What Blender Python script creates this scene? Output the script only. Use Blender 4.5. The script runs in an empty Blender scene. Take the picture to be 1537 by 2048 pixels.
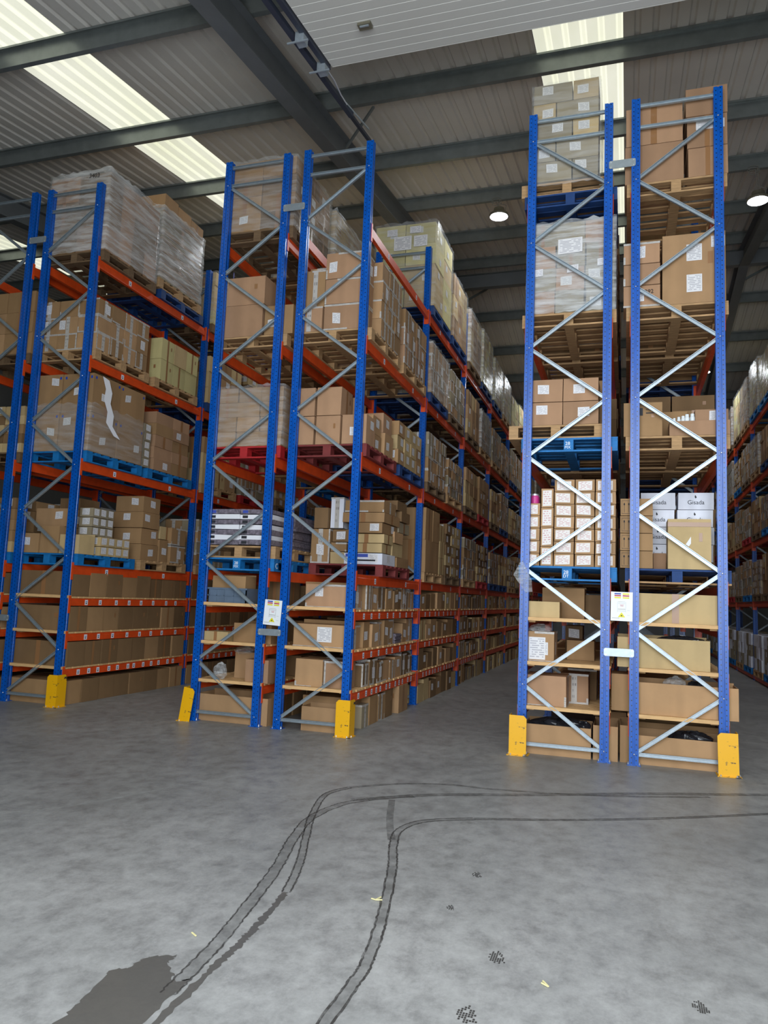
import bpy, math, random
from mathutils import Vector, Matrix
from mathutils.bvhtree import BVHTree
S = bpy.context.scene
COL = S.collection
R = random.Random(7)

# ------------------------------------------------------------------ camera
YAW, PITCH, ROLL = 0.3138, 0.1128, 0.0412
CAM = Vector((4.9315, -8.0166, 1.5381))
fw = Vector((-math.sin(YAW)*math.cos(PITCH), math.cos(YAW)*math.cos(PITCH), math.sin(PITCH)))
rt = Vector((math.cos(YAW), math.sin(YAW), 0)); up = rt.cross(fw)
r2 = rt*math.cos(ROLL)+up*math.sin(ROLL); u2 = -rt*math.sin(ROLL)+up*math.cos(ROLL)
cd = bpy.data.cameras.new('camera'); cam = bpy.data.objects.new('camera', cd); COL.objects.link(cam)
cam.matrix_world = Matrix(((r2.x, u2.x, -fw.x, CAM.x), (r2.y, u2.y, -fw.y, CAM.y), (r2.z, u2.z, -fw.z, CAM.z), (0, 0, 0, 1)))
cd.sensor_fit = 'HORIZONTAL'; cd.sensor_width = 36; cd.lens = 1505.6*36/1537; cd.clip_end = 200; cd.clip_start = .05
S.camera = cam

# ------------------------------------------------------------------ world, daylight, exposure
S.view_settings.view_transform = 'Standard'; S.view_settings.look = 'None'
S.view_settings.gamma = 1; S.view_settings.use_curve_mapping = False
S.view_settings.exposure = 0.0
W = bpy.data.worlds.new('overcast sky'); S.world = W; W.use_nodes = True
bg = W.node_tree.nodes['Background']; bg.inputs[0].default_value = (.80, .90, 1.0, 1); bg.inputs[1].default_value = 1.0
SKYLIGHT = 1.9
def area(name, loc, size, rot, power, col):
    l = bpy.data.lights.new(name, 'AREA'); l.shape = 'RECTANGLE'; l.size, l.size_y = size; l.energy = power; l.color = col
    o = bpy.data.objects.new(name, l); o.location = loc; o.rotation_euler = rot; COL.objects.link(o); return o
# overcast daylight standing in the open loading door behind the camera
area('daylight_door', (5.0, -8.75, 3.2), (5.6, 5.4), (math.radians(78), 0, 0), 820, (.86, .93, 1.0))

# ------------------------------------------------------------------ node helpers
def nt(name):
    m = bpy.data.materials.new(name); m.use_nodes = True; t = m.node_tree; b = t.nodes['Principled BSDF']; return m, t, b
def N(t, ty, **k):
    n = t.nodes.new(ty)
    for a, v in k.items():
        if a.startswith('i_'):
            key = a[2:]; n.inputs[int(key) if key.isdigit() else key].default_value = v
        else: setattr(n, a, v)
    return n
def noise(t, scale, detail=4, rough=.6, coord='Object', sc=(1, 1, 1)):
    tc = N(t, 'ShaderNodeTexCoord'); mp = N(t, 'ShaderNodeMapping'); mp.inputs['Scale'].default_value = sc
    t.links.new(tc.outputs[coord], mp.inputs[0]); n = N(t, 'ShaderNodeTexNoise'); n.inputs['Scale'].default_value = scale
    n.inputs['Detail'].default_value = detail; n.inputs['Roughness'].default_value = rough; t.links.new(mp.outputs[0], n.inputs[0]); return n
def ramp(t, src, stops):
    r = N(t, 'ShaderNodeValToRGB'); e = r.color_ramp.elements
    while len(e) < len(stops): e.new(.5)
    for i, (p, c) in enumerate(stops):
        e[i].position = p; e[i].color = (c, c, c, 1) if not isinstance(c, tuple) else c+(1,)
    t.links.new(src, r.inputs[0]); return r
def srgb(r, g, b): return tuple(((v/255+.055)/1.055)**2.4 if v > 10 else v/255/12.92 for v in (r, g, b))
def simple(name, col, rough=.5, metal=0, ns=0, amt=.25, bump=0, coord='Object', sc=(1, 1, 1), spec=.5):
    m, t, b = nt(name); b.inputs['Roughness'].default_value = rough; b.inputs['Metallic'].default_value = metal
    b.inputs['Specular IOR Level'].default_value = spec
    if ns:
        n = noise(t, ns, coord=coord, sc=sc); d = tuple(c*(1-amt) for c in col); l = tuple(min(1, c*(1+amt)) for c in col)
        r = ramp(t, n.outputs[0], [(.3, d), (.7, l)]); t.links.new(r.outputs[0], b.inputs[0])
        if bump:
            bp = N(t, 'ShaderNodeBump'); bp.inputs['Strength'].default_value = bump; bp.inputs['Distance'].default_value = .01
            t.links.new(n.outputs[0], bp.inputs['Height']); t.links.new(bp.outputs[0], b.inputs['Normal'])
    else: b.inputs[0].default_value = col+(1,)
    return m
M = {}
# blue upright paint with the punched hole pattern
def post_mat():
    m, t, b = nt('blue upright paint'); L = t.links.new
    b.inputs['Roughness'].default_value = .28
    tc = N(t, 'ShaderNodeTexCoord'); sp = N(t, 'ShaderNodeSeparateXYZ'); L(tc.outputs['Object'], sp.inputs[0])
    def mt(op, a, v=None):
        n = N(t, 'ShaderNodeMath', operation=op)
        for i, q in enumerate((a, v)):
            if q is None: continue
            if isinstance(q, (int, float)): n.inputs[i].default_value = q
            else: L(q, n.inputs[i])
        return n.outputs[0]
    zf = mt('SUBTRACT', mt('MODULO', sp.outputs[2], .05), .025)
    def dots(axis, c, off=0, r=.0062):
        z = zf if not off else mt('SUBTRACT', mt('MODULO', mt('ADD', sp.outputs[2], off), .05), .025)
        dx = mt('SUBTRACT', axis, c)
        d = mt('ADD', mt('MULTIPLY', dx, dx), mt('MULTIPLY', z, z)); return mt('LESS_THAN', d, r*r)
    g = N(t, 'ShaderNodeNewGeometry'); sn = N(t, 'ShaderNodeSeparateXYZ'); L(g.outputs['Normal'], sn.inputs[0])
    ef = mt('GREATER_THAN', mt('ABSOLUTE', sn.outputs[1]), .8); es = mt('GREATER_THAN', mt('ABSOLUTE', sn.outputs[0]), .8)
    h = mt('MAXIMUM', mt('MULTIPLY', ef, mt('MAXIMUM', dots(sp.outputs[0], .022), dots(sp.outputs[0], .067, .025))),
           mt('MULTIPLY', es, mt('MAXIMUM', dots(sp.outputs[1], .024, 0, .007), dots(sp.outputs[1], .056, 0, .007))))
    n = noise(t, 14, sc=(1, 1, .3)); r = ramp(t, n.outputs[0], [(.35, srgb(1, 76, 162)), (.7, srgb(6, 92, 188))])
    mx = N(t, 'ShaderNodeMix', data_type='RGBA'); L(h, mx.inputs[0]); L(r.outputs[0], mx.inputs[6]); mx.inputs[7].default_value = (.004, .008, .02, 1)
    L(mx.outputs[2], b.inputs[0]); return m
M['post'] = post_mat()
M['orange'] = simple('orange red beam paint', srgb(222, 78, 28), .4, ns=9, amt=.12)
M['galv'] = simple('galvanised steel', srgb(160, 170, 176), .38, .5, ns=22, amt=.1)
M['bolt'] = simple('zinc bolt', srgb(220, 222, 225), .3, .6)
M['yellow'] = None
M['wood'] = simple('raw pine pallet wood', srgb(176, 140, 98), .8, ns=6, amt=.28, sc=(1, 6, 6), bump=.2)
M['dwood'] = simple('pallet wood darkened for shade', srgb(112, 88, 62), .85, ns=6, amt=.3, sc=(1, 6, 6), bump=.2)  # pine copy with the shade of pallet undersides put into its colour
M['shelf'] = simple('pine shelf slats', srgb(214, 172, 118), .7, ns=7, amt=.16, sc=(1, 8, 8))
M['bluew'] = simple('worn blue pallet paint', srgb(10, 112, 178), .65, ns=11, amt=.2)
M['darkblue'] = simple('dark blue pallet paint', srgb(18, 58, 112), .7, ns=8, amt=.25)
M['redp'] = simple('red pallet paint', srgb(172, 32, 36), .6, ns=8, amt=.2)
M['maroon'] = simple('faded maroon pallet paint', srgb(120, 44, 42), .7, ns=8, amt=.2)
M['white'] = simple('white paint', srgb(235, 238, 240), .5)
M['ink'] = simple('black printing ink', (.02, .02, .025), .7)
M['inkblue'] = simple('blue dot sticker', srgb(24, 70, 170), .6)
M['signyellow'] = simple('yellow sign print', srgb(225, 215, 30), .5)
M['signred'] = simple('red sign print', srgb(190, 60, 70), .5)
M['signblue'] = simple('blue sign print', srgb(60, 80, 170), .5)
M['crate'] = simple('grey plastic crate', srgb(96, 112, 130), .45, ns=10, amt=.1)
M['pink'] = simple('pink jar label', srgb(205, 60, 140), .4)
M['bottle'] = simple('white plastic bottle', srgb(225, 230, 232), .35)
M['strapb'] = simple('navy strap', srgb(30, 30, 110), .4)
M['steel'] = simple('painted grey structural steel', srgb(104, 108, 110), .5, ns=3, amt=.08)
M['purlin'] = simple('galvanised purlin', srgb(128, 134, 132), .4, .5, ns=5, amt=.12)
M['roof'] = simple('light grey roof sheet lining', srgb(218, 214, 206), .5, ns=1.2, amt=.05)
M['panel'] = simple('white door panel', srgb(212, 210, 202), .5, ns=.8, amt=.03)
M['track'] = simple('dark door track', srgb(60, 66, 80), .45, .3)
M['wall'] = simple('grey wall cladding', srgb(150, 150, 148), .6, ns=1, amt=.08)
M['lampbody'] = simple('dark lamp housing', srgb(110, 105, 88), .45, .3)
M['cable'] = simple('grey cable', srgb(120, 118, 110), .6)
M['paper'] = simple('white paper', srgb(232, 232, 236), .6)
M['straw'] = simple('pale wood splinter', srgb(215, 205, 150), .7)
M['blackplastic'] = simple('crumpled black film', (.018, .018, .022), .22, ns=14, amt=.5, bump=.6)
M['greysack'] = simple('dark sack film', srgb(120, 112, 122), .35, ns=30, amt=.5, bump=.8)
def yellow():
    m, t, b = nt('scuffed yellow guard paint'); b.inputs['Roughness'].default_value = .4
    n = noise(t, 9, 8, .7, sc=(1, 1, 2.2)); r = ramp(t, n.outputs[0], [(.585, srgb(240, 178, 8)), (.61, (.03, .03, .035))]); t.links.new(r.outputs[0], b.inputs[0]); return m
M['yellow'] = yellow()
def cardboard():
    m, t, b = nt('corrugated cardboard'); L = t.links.new; b.inputs['Roughness'].default_value = .75; b.inputs['Specular IOR Level'].default_value = .25
    a = N(t, 'ShaderNodeAttribute', attribute_name='Col'); n = noise(t, 3.5, 5, .6, coord='Object'); n2 = noise(t, 1.2, 2, .5, sc=(5, 5, .6))
    ad = N(t, 'ShaderNodeMath', operation='ADD'); L(n.outputs[0], ad.inputs[0]); L(n2.outputs[0], ad.inputs[1])
    r = ramp(t, ad.outputs[0], [(.38, .90), (.62, 1.05)]); r.color_ramp.elements[0].position = .8/2; r.color_ramp.elements[1].position = 1.2/2
    h = N(t, 'ShaderNodeMath', operation='MULTIPLY'); h.inputs[1].default_value = .5; L(ad.outputs[0], h.inputs[0]); L(h.outputs[0], r.inputs[0])
    mx = N(t, 'ShaderNodeMix', data_type='RGBA', blend_type='MULTIPLY'); mx.inputs[0].default_value = 1; L(a.outputs[0], mx.inputs[6]); L(r.outputs[0], mx.inputs[7])
    L(mx.outputs[2], b.inputs[0]); return m
M['card'] = cardboard()
M['tape'] = simple('brown parcel tape', srgb(150, 108, 70), .3)
def labelmat(name, base, inkc, rows, thr):
    m, t, b = nt(name); L = t.links.new; b.inputs['Roughness'].default_value = .5
    uv = N(t, 'ShaderNodeUVMap'); sp = N(t, 'ShaderNodeSeparateXYZ'); L(uv.outputs[0], sp.inputs[0])
    w = N(t, 'ShaderNodeMath', operation='MULTIPLY'); w.inputs[1].default_value = rows; L(sp.outputs[1], w.inputs[0])
    f = N(t, 'ShaderNodeMath', operation='FRACT'); L(w.outputs[0], f.inputs[0])
    g = N(t, 'ShaderNodeMath', operation='LESS_THAN'); g.inputs[1].default_value = .42; L(f.outputs[0], g.inputs[0])
    mp = N(t, 'ShaderNodeMapping'); mp.inputs['Scale'].default_value = (11, rows, 1); L(uv.outputs[0], mp.inputs[0])
    fl = N(t, 'ShaderNodeVectorMath', operation='FLOOR'); L(mp.outputs[0], fl.inputs[0])
    wn = N(t, 'ShaderNodeTexWhiteNoise', noise_dimensions='3D'); L(fl.outputs[0], wn.inputs[0])
    g2 = N(t, 'ShaderNodeMath', operation='GREATER_THAN'); g2.inputs[1].default_value = thr; L(wn.outputs[0], g2.inputs[0])
    k = N(t, 'ShaderNodeMath', operation='MULTIPLY'); L(g.outputs[0], k.inputs[0]); L(g2.outputs[0], k.inputs[1])
    # keep a clean margin
    for ax in (0, 1):
        d = N(t, 'ShaderNodeMath', operation='COMPARE'); d.inputs[1].default_value = .5; d.inputs[2].default_value = .43; L(sp.outputs[ax], d.inputs[0])
        k2 = N(t, 'ShaderNodeMath', operation='MULTIPLY'); L(k.outputs[0], k2.inputs[0]); L(d.outputs[0], k2.inputs[1]); k = k2
    mx = N(t, 'ShaderNodeMix', data_type='RGBA'); L(k.outputs[0], mx.inputs[0]); mx.inputs[6].default_value = base+(1,); mx.inputs[7].default_value = inkc+(1,)
    L(mx.outputs[2], b.inputs[0]); return m
M['label'] = labelmat('printed shipping label', srgb(222, 220, 220), srgb(168, 166, 172), 10, .3)
M['redlabel'] = labelmat('barcode label', srgb(226, 220, 214), srgb(200, 150, 150), 7, .5)
M['wtape'] = labelmat('white printed tape', srgb(186, 180, 172), srgb(120, 112, 108), 5, .72)
def film(name, op, scl, tint=(.9, .92, .93)):
    m, t, b = nt(name); L = t.links.new; t.nodes.remove(b); out = t.nodes['Material Output']
    tr = N(t, 'ShaderNodeBsdfTransparent'); tr.inputs[0].default_value = (.96, .96, .94, 1)
    p = N(t, 'ShaderNodeBsdfPrincipled'); p.inputs[0].default_value = tint+(1,); p.inputs['Roughness'].default_value = .22
    n = noise(t, scl, 5, .62, sc=(.6, .6, 5)); n.inputs['Distortion'].default_value = .35
    r = ramp(t, n.outputs[0], [(.36, op*.3), (.74, min(.9, op*1.9))])
    bp = N(t, 'ShaderNodeBump'); bp.inputs['Strength'].default_value = .7; bp.inputs['Distance'].default_value = .012; L(n.outputs[0], bp.inputs['Height']); L(bp.outputs[0], p.inputs['Normal'])
    mx = N(t, 'ShaderNodeMixShader'); L(r.outputs[0], mx.inputs[0]); L(tr.outputs[0], mx.inputs[1]); L(p.outputs[0], mx.inputs[2]); L(mx.outputs[0], out.inputs[0]); return m
M['film'] = film('clear stretch film', .16, 3)
M['filmthick'] = film('milky stretch film', .34, 3.2)
M['poly'] = film('clear polythene sheet', .22, 7)
def emis(name, col, st):
    m, t, b = nt(name); b.inputs['Emission Color'].default_value = col+(1,); b.inputs['Emission Strength'].default_value = st; b.inputs[0].default_value = (.8, .8, .8, 1); return m
def skylight():
    m, t, b = nt('translucent rooflight sheet'); n = noise(t, 1.5, 5, .6, sc=(1, .25, 1)); r = ramp(t, n.outputs[0], [(.3, (.84, .86, .66)), (.7, (1, 1, .86))])
    t.links.new(r.outputs[0], b.inputs['Emission Color']); b.inputs['Emission Strength'].default_value = SKYLIGHT*.4; b.inputs[0].default_value = (.6, .6, .5, 1); return m
M['sky'] = skylight()
M['lampglow'] = emis('lamp lens', (.86, .9, 1), 12)
def concrete():
    m, t, b = nt('worn concrete floor'); L = t.links.new
    a = noise(t, .55, 8, .62); c = noise(t, 7, 12, .78, sc=(1, .8, 1)); d = noise(t, 60, 3, .6)
    r1 = ramp(t, a.outputs[0], [(.25, srgb(120, 120, 118)), (.75, srgb(158, 157, 154))])
    r2 = ramp(t, c.outputs[0], [(.32, .60), (.50, 1.0), (.70, 1.32)]); r3 = ramp(t, d.outputs[0], [(.3, .92), (.68, 1.05), (.80, 1.5)])
    m1 = N(t, 'ShaderNodeMix', data_type='RGBA', blend_type='MULTIPLY'); m1.inputs[0].default_value = 1; L(r1.outputs[0], m1.inputs[6]); L(r2.outputs[0], m1.inputs[7])
    m2 = N(t, 'ShaderNodeMix', data_type='RGBA', blend_type='MULTIPLY'); m2.inputs[0].default_value = .6; L(m1.outputs[2], m2.inputs[6]); L(r3.outputs[0], m2.inputs[7])
    # scattered pale scuffs
    s = noise(t, 3.2, 14, .85, sc=(1.3, .7, 1)); rs = ramp(t, s.outputs[0], [(.54, 0.0), (.70, .5)])
    m3 = N(t, 'ShaderNodeMix', data_type='RGBA'); L(rs.outputs[0], m3.inputs[0]); L(m2.outputs[2], m3.inputs[6]); m3.inputs[7].default_value = srgb(172, 172, 170)+(1,)
    L(m3.outputs[2], b.inputs[0])
    rr = ramp(t, c.outputs[0], [(.3, .34), (.7, .55)]); L(rr.outputs[0], b.inputs['Roughness']); b.inputs['Specular IOR Level'].default_value = .5
    bp = N(t, 'ShaderNodeBump'); bp.inputs['Strength'].default_value = .12; bp.inputs['Distance'].default_value = .01; L(c.outputs[0], bp.inputs['Height']); L(bp.outputs[0], b.inputs['Normal'])
    return m
M['floor'] = concrete()
def mark(name, col, rough, lo=.0, hi=1, sc=9):
    m, t, b = nt(name); b.inputs[0].default_value = col+(1,); b.inputs['Roughness'].default_value = rough
    n = noise(t, sc, 6, .7); r = ramp(t, n.outputs[0], [(.32, lo), (.6, hi)]); t.links.new(r.outputs[0], b.inputs['Alpha']); return m
M['wet'] = mark('damp concrete', srgb(92, 89, 84), .3, .7, .92, 5)
M['rubber'] = mark('rubber tyre mark', srgb(60, 57, 54), .5, .2, .85, 18)
M['faint'] = mark('faint tyre mark', srgb(92, 91, 88), .45, .05, .42, 9)
M['trackfill'] = mark('tyre track film', srgb(104, 103, 100), .4, .0, .35, 7)
M['scuff'] = mark('pale floor scratch', srgb(185, 185, 182), .6, .0, .7, 18)

# ------------------------------------------------------------------ mesh helper
class MB:
    def __init__(s): s.v = []; s.f = []; s.m = []; s.c = []; s.mats = []
    def mi(s, mat):
        if mat not in s.mats: s.mats.append(mat)
        return s.mats.index(mat)
    def add(s, vs, fs, mat, col=None):
        b = len(s.v); s.v += [tuple(v) for v in vs]; k = s.mi(mat)
        for f in fs: s.f.append(tuple(b+i for i in f)); s.m.append(k)
        s.c += [(col or (.5, .4, .3))+(1,)]*len(vs); return s
    def box(s, x0, x1, y0, y1, z0, z1, mat, col=None, j=0):
        vs = [[x, y, z] for z in (z0, z1) for y in (y0, y1) for x in (x0, x1)]
        if j: vs = [[c+R.uniform(-j, j) for c in v] for v in vs]
        return s.add(vs, [(0, 1, 5, 4), (1, 3, 7, 5), (3, 2, 6, 7), (2, 0, 4, 6), (4, 5, 7, 6), (2, 3, 1, 0)], mat, col)
    def bar(s, a, b, w, h, mat, n=(0, -1, 0), col=None):
        a = Vector(a); b = Vector(b); d = (b-a).normalized(); n = Vector(n); n = (n-d*n.dot(d)).normalized(); p = d.cross(n)
        vs = [q+p*(i*w/2)+n*(j*h/2) for q in (a, b) for i, j in ((-1, -1), (1, -1), (1, 1), (-1, 1))]
        return s.add(vs, [(0, 1, 2, 3), (7, 6, 5, 4), (0, 4, 5, 1), (1, 5, 6, 2), (2, 6, 7, 3), (3, 7, 4, 0)], mat, col)
    def prism(s, poly, axis, a, b, mat, col=None):
        n = len(poly); vs = []
        for q in (a, b):
            for p in poly: vs.append({'x': (q, p[0], p[1]), 'y': (p[0], q, p[1]), 'z': (p[0], p[1], q)}[axis])
        return s.add(vs, [tuple(range(n)), tuple(range(2*n-1, n-1, -1))]+[(i, n+i, n+(i+1) % n, (i+1) % n) for i in range(n)], mat, col)
    def lathe(s, prof, c, mat, n=20, col=None):
        vs = []; fs = []
        for r, z in prof:
            for i in range(n): a = 2*math.pi*i/n; vs.append((c[0]+r*math.cos(a), c[1]+r*math.sin(a), c[2]+z))
        for k in range(len(prof)-1):
            for i in range(n): fs.append((k*n+i, k*n+(i+1) % n, (k+1)*n+(i+1) % n, (k+1)*n+i))
        fs.append(tuple(range(n))[::-1]); fs.append(tuple(range((len(prof)-1)*n, len(prof)*n)))
        return s.add(vs, fs, mat, col)
    def quad(s, p, mat): return s.add(p, [(0, 1, 2, 3)], mat)
    def tube(s, pts, r, mat, n=6):
        pts = [Vector(p) for p in pts]; vs = []; fs = []
        for i, p in enumerate(pts):
            d = (pts[min(i+1, len(pts)-1)]-pts[max(i-1, 0)]).normalized(); a = d.orthogonal().normalized(); b = d.cross(a)
            for k in range(n): t = 2*math.pi*k/n; vs.append(p+a*r*math.cos(t)+b*r*math.sin(t))
        for i in range(len(pts)-1):
            for k in range(n): fs.append((i*n+k, i*n+(k+1) % n, (i+1)*n+(k+1) % n, (i+1)*n+k))
        return s.add(vs, fs, mat)
    def mesh(s, name, origin=(0, 0, 0)):
        me = bpy.data.meshes.new(name); o = Vector(origin)
        me.from_pydata([Vector(v)-o for v in s.v], [], s.f)
        for m in s.mats: me.materials.append(M[m])
        me.polygons.foreach_set('material_index', s.m)
        ca = me.color_attributes.new('Col', 'FLOAT_COLOR', 'POINT'); ca.data.foreach_set('color', [c for q in s.c for c in q])
        uv = me.uv_layers.new(name='UVMap'); Q = [(0, 0), (1, 0), (1, 1), (0, 1)]
        d = []
        for f in s.f:
            for i in range(len(f)): d += Q[i % 4]
        uv.data.foreach_set('uv', d); me.update(); return me
    def obj(s, name, origin=(0, 0, 0), parent=None, **k):
        return put(name, s.mesh(name, origin), origin, parent, **k)
def put(name, data, loc=(0, 0, 0), parent=None, label=None, cat=None, group=None, kind=None, rot=0):
    o = bpy.data.objects.new(name, data); COL.objects.link(o)
    loc = Vector(loc)
    if parent is not None:
        o.parent = parent; loc = loc-Vector(parent['_o']) if '_o' in parent else loc
    o.location = loc; o.rotation_euler.z = rot
    if label: o['label'] = label
    if cat: o['category'] = cat
    if group: o['group'] = group
    if kind: o['kind'] = kind
    return o
def empty(name, loc, label, cat, group=None):
    o = put(name, None, loc, None, label, cat, group); o['_o'] = tuple(loc); o.empty_display_size = .1; return o
def smooth(o):
    for p in o.data.polygons: p.use_smooth = True
    return o
def text(body, size, mat, ext=.0008):
    c = bpy.data.curves.new('t', 'FONT'); c.body = body; c.size = size; c.extrude = ext; c.align_x = 'CENTER'; c.align_y = 'CENTER'
    o = bpy.data.objects.new('t', c); COL.objects.link(o); bpy.context.view_layer.update()
    me = bpy.data.meshes.new_from_object(o.evaluated_get(bpy.context.evaluated_depsgraph_get())); bpy.data.objects.remove(o)
    me.materials.clear(); me.materials.append(M[mat]); return me
def place_text(name, me, loc, parent, face='f', tilt=0):
    o = bpy.data.objects.new(name, me); COL.objects.link(o); o.parent = parent
    o.location = Vector(loc)-Vector(parent['_o'])
    o.rotation_euler = (math.pi/2, tilt, 0) if face == 'f' else (math.pi/2, 0, math.pi/2); return o

# ------------------------------------------------------------------ rack grid (metres)
PW, D, GAP, L, PD = .0892, .9075, .1918, 2.837, .08
FX = {1: -3.9175, 2: -2.8182, 3: 0.0, 4: D+GAP, 5: 3.8674, 6: 3.8674+D+GAP, 7: 7.742}
RUN = {1: 'outer-left run', 2: 'left run', 3: 'mid-left run', 4: 'mid-right run', 5: 'inner-right run', 6: 'outer-right run', 7: 'far-right run'}
NUM = ['one', 'two', 'three', 'four', 'five', 'six', 'seven', 'eight', 'nine', 'ten', 'eleven', 'twelve', 'thirteen', 'fourteen']
LV = {'s1': .455, 's2': .905, 's3': 1.36, 4: 1.79, 5: 3.16, 6: 4.56, 7: 5.95}
LVN = {4: 'level one', 5: 'level two', 6: 'level three', 7: 'level four', 's0': 'floor row', 's1': 'lowest shelf', 's2': 'second shelf', 's3': 'third shelf'}
H, Z0, PZ = 7.02, .1085, .5986

# ------------------------------------------------------------------ building shell
XL, XR, YN, YF = -15.0, 15.0, -8.9, 26.4
YR, SL, RZ0 = 8.9, .1488, 8.2
def roofz(y): return RZ0+SL*y if y <= YR else RZ0+SL*(2*YR-y)
mb = MB(); mb.quad([(XL, YN-6, 0), (XR, YN-6, 0), (XR, YF, 0), (XL, YF, 0)], 'floor'); mb.obj('floor', kind='structure')
SKY = [(-8.65, -7.6), (-2.42, -1.4), (3.85, 4.87), (10.1, 11.1)]
def sheet(x0, x1, ya, yb, mat, mb, lift=0):
    n = max(1, round((x1-x0)/.2)); p = (x1-x0)/n; prof = []
    for i in range(n): prof += [(x0+i*p, 0), (x0+i*p+p*.60, 0), (x0+i*p+p*.70, .034), (x0+i*p+p*.90, .034)]
    prof.append((x1, 0)); vs = []; k = len(prof)
    for y in (ya, yb):
        for x, z in prof: vs.append((x, y, roofz(y)+z+lift))
    mb.add(vs, [(i, i+1, k+i+1, k+i) for i in range(k-1)], mat)
mb = MB(); xs = [XL]+[v for s in SKY for v in s]+[XR]
for ya, yb in ((YN, YR), (YR, YF)):
    for i in range(0, len(xs) if ya == YN else 1, 2): sheet(xs[i], xs[i+1] if ya == YN else XR, ya, yb, 'roof', mb)
mb.obj('ceiling', kind='structure')
for i, (a, b) in enumerate(SKY):
    mb = MB()
    sheet(a, b, YN, YR-.3, 'sky', mb, .004)
    mb.obj('window_%d' % (i+1), kind='structure')
mb = MB(); mb.box(XL, XR, YR-.3, YR+.3, roofz(YR)+.05, roofz(YR)+.07, 'roof'); mb.obj('trim_1', kind='structure')
DX0, DX1, DZ = 2.0, 7.9, 5.85
for nme, bx in (('wall_left', [(XL-.1, XL, YN, YF, 0, 9.6)]), ('wall_right', [(XR, XR+.1, YN, YF, 0, 9.6)]), ('wall_back', [(XL, XR, YF, YF+.1, 0, 9)]),
                ('wall_front', [(XL, DX0, YN-.15, YN, 0, 7.2), (DX1, XR, YN-.15, YN, 0, 7.2), (DX0, DX1, YN-.15, YN, DZ, 7.2)])):
    mb = MB()
    for b in bx: mb.box(*b, 'wall')
    mb.obj(nme, kind='structure')
tn = 2
for y in (-7.3, -5.35, -3.4, -1.4, .74, 2.73, 4.6, 6.65, 8.5, 9.35, 11.15, 13.1, 14.95, 16.9, 18.9, 20.9, 22.9, 24.9):
    s = 1 if y < YR else -1; zt = roofz(y)-.01; mb = MB()
    mb.box(XL, XR, y-.004, y+.004, zt-.23, zt-.005, 'purlin'); mb.box(XL, XR, y-.065, y, zt-.012, zt-.004, 'purlin')
    mb.box(XL, XR, y, y+.06, zt-.232, zt-.224, 'purlin'); mb.box(XL, XR, y-.067, y-.061, zt-.03, zt-.004, 'purlin')
    mb.obj('trim_%d' % tn, kind='structure'); tn += 1
def ibeam(x, ya, yb, w, h, off, name):
    mb = MB(); t = .016
    za, zb = roofz(ya)-off, roofz(yb)-off
    def slab(x0, x1, d0, d1):
        vs = [(xx, yy, zz) for yy, z in ((ya, za), (yb, zb)) for xx, zz in ((x0, z-d0), (x1, z-d0), (x1, z-d1), (x0, z-d1))]
        mb.add(vs, [(0, 1, 2, 3), (7, 6, 5, 4), (0, 4, 5, 1), (1, 5, 6, 2), (2, 6, 7, 3), (3, 7, 4, 0)], 'steel')
    slab(x-w/2, x+w/2, 0, t); slab(x-w/2, x+w/2, h-t, h); slab(x-t/2, x+t/2, t, h-t)
    mb.obj(name, kind='structure')
for x in (-11.75, -5.4, .95, 7.3, 13.65):
    for ya, yb in ((YN, YR), (YR, YF)): ibeam(x, ya, yb, .2, .38, .26, 'trim_%d' % tn); tn += 1
mb = MB(); mb.box(XL, XR, YR-.01, YR+.01, roofz(YR)-.62, roofz(YR)-.3, 'steel'); mb.box(XL, XR, YR-.08, YR+.08, roofz(YR)-.63, roofz(YR)-.61, 'steel'); mb.obj('trim_%d' % tn, kind='structure'); tn += 1
# knee brace beside the near rafter, and wall behind the far left rafter
mb = MB(); mb.bar((1.02, 1.35, 7.77), (1.72, .72, 7.98), .03, .03, 'purlin'); mb.obj('trim_%d' % tn, kind='structure'); tn += 1
for x, y0 in ((.95, 9.6), (7.3, 9.6), (7.3, 4.7)):
    mb = MB(); mb.bar((x, y0, roofz(y0)-.6), (x+.7, y0+.05, roofz(y0)-.22), .05, .03, 'purlin'); mb.obj('trim_%d' % tn, kind='structure'); tn += 1
# raised sectional door: ribbed white panels lying under the roof on two tracks
d1 = empty('door_1', (2.0, -1.32, 7.0), None, None); d1['kind'] = 'structure'
def dz(y): return 7.2+SL*y
mb = MB(); y = -1.32; pl = []
while y > -8.0:
    yb = y-.125
    pl += [(y, 0), (y-.006, .006), (y-.012, 0)]; y = yb
for i in range(len(pl)-1):
    (a, da), (b, db) = pl[i], pl[i+1]
    mb.quad([(1.99, a, dz(a)+da), (7.7, a, dz(a)+da), (7.7, b, dz(b)+db), (1.99, b, dz(b)+db)], 'panel')
mb.box(1.99, 7.7, -1.325, -1.315, dz(-1.32), dz(-1.32)+.045, 'panel')
mb.obj('door_panels', parent=d1)
mb = MB(); mb.box(2.49, 2.62, -1.93, -1.85, dz(-1.9)-.03, dz(-1.9)+.0, 'lampbody'); mb.box(2.51, 2.60, -1.915, -1.90, dz(-1.9)-.04, dz(-1.9)-.02, 'galv'); mb.obj('door_handle', parent=d1)
for side, x in ((0, 1.84), (1, 7.8)):
    mb = MB(); mb.bar((x, -8, dz(-8)-.02), (x, -.35, dz(-.35)-.02), .055, .05, 'track', n=(0, 0, 1)); mb.bar((x-.1, -8, dz(-8)+.1), (x-.1, .65, dz(.65)+.12), .04, .04, 'track', n=(0, 0, 1))
    mb.obj('door_track', parent=d1)
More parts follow.
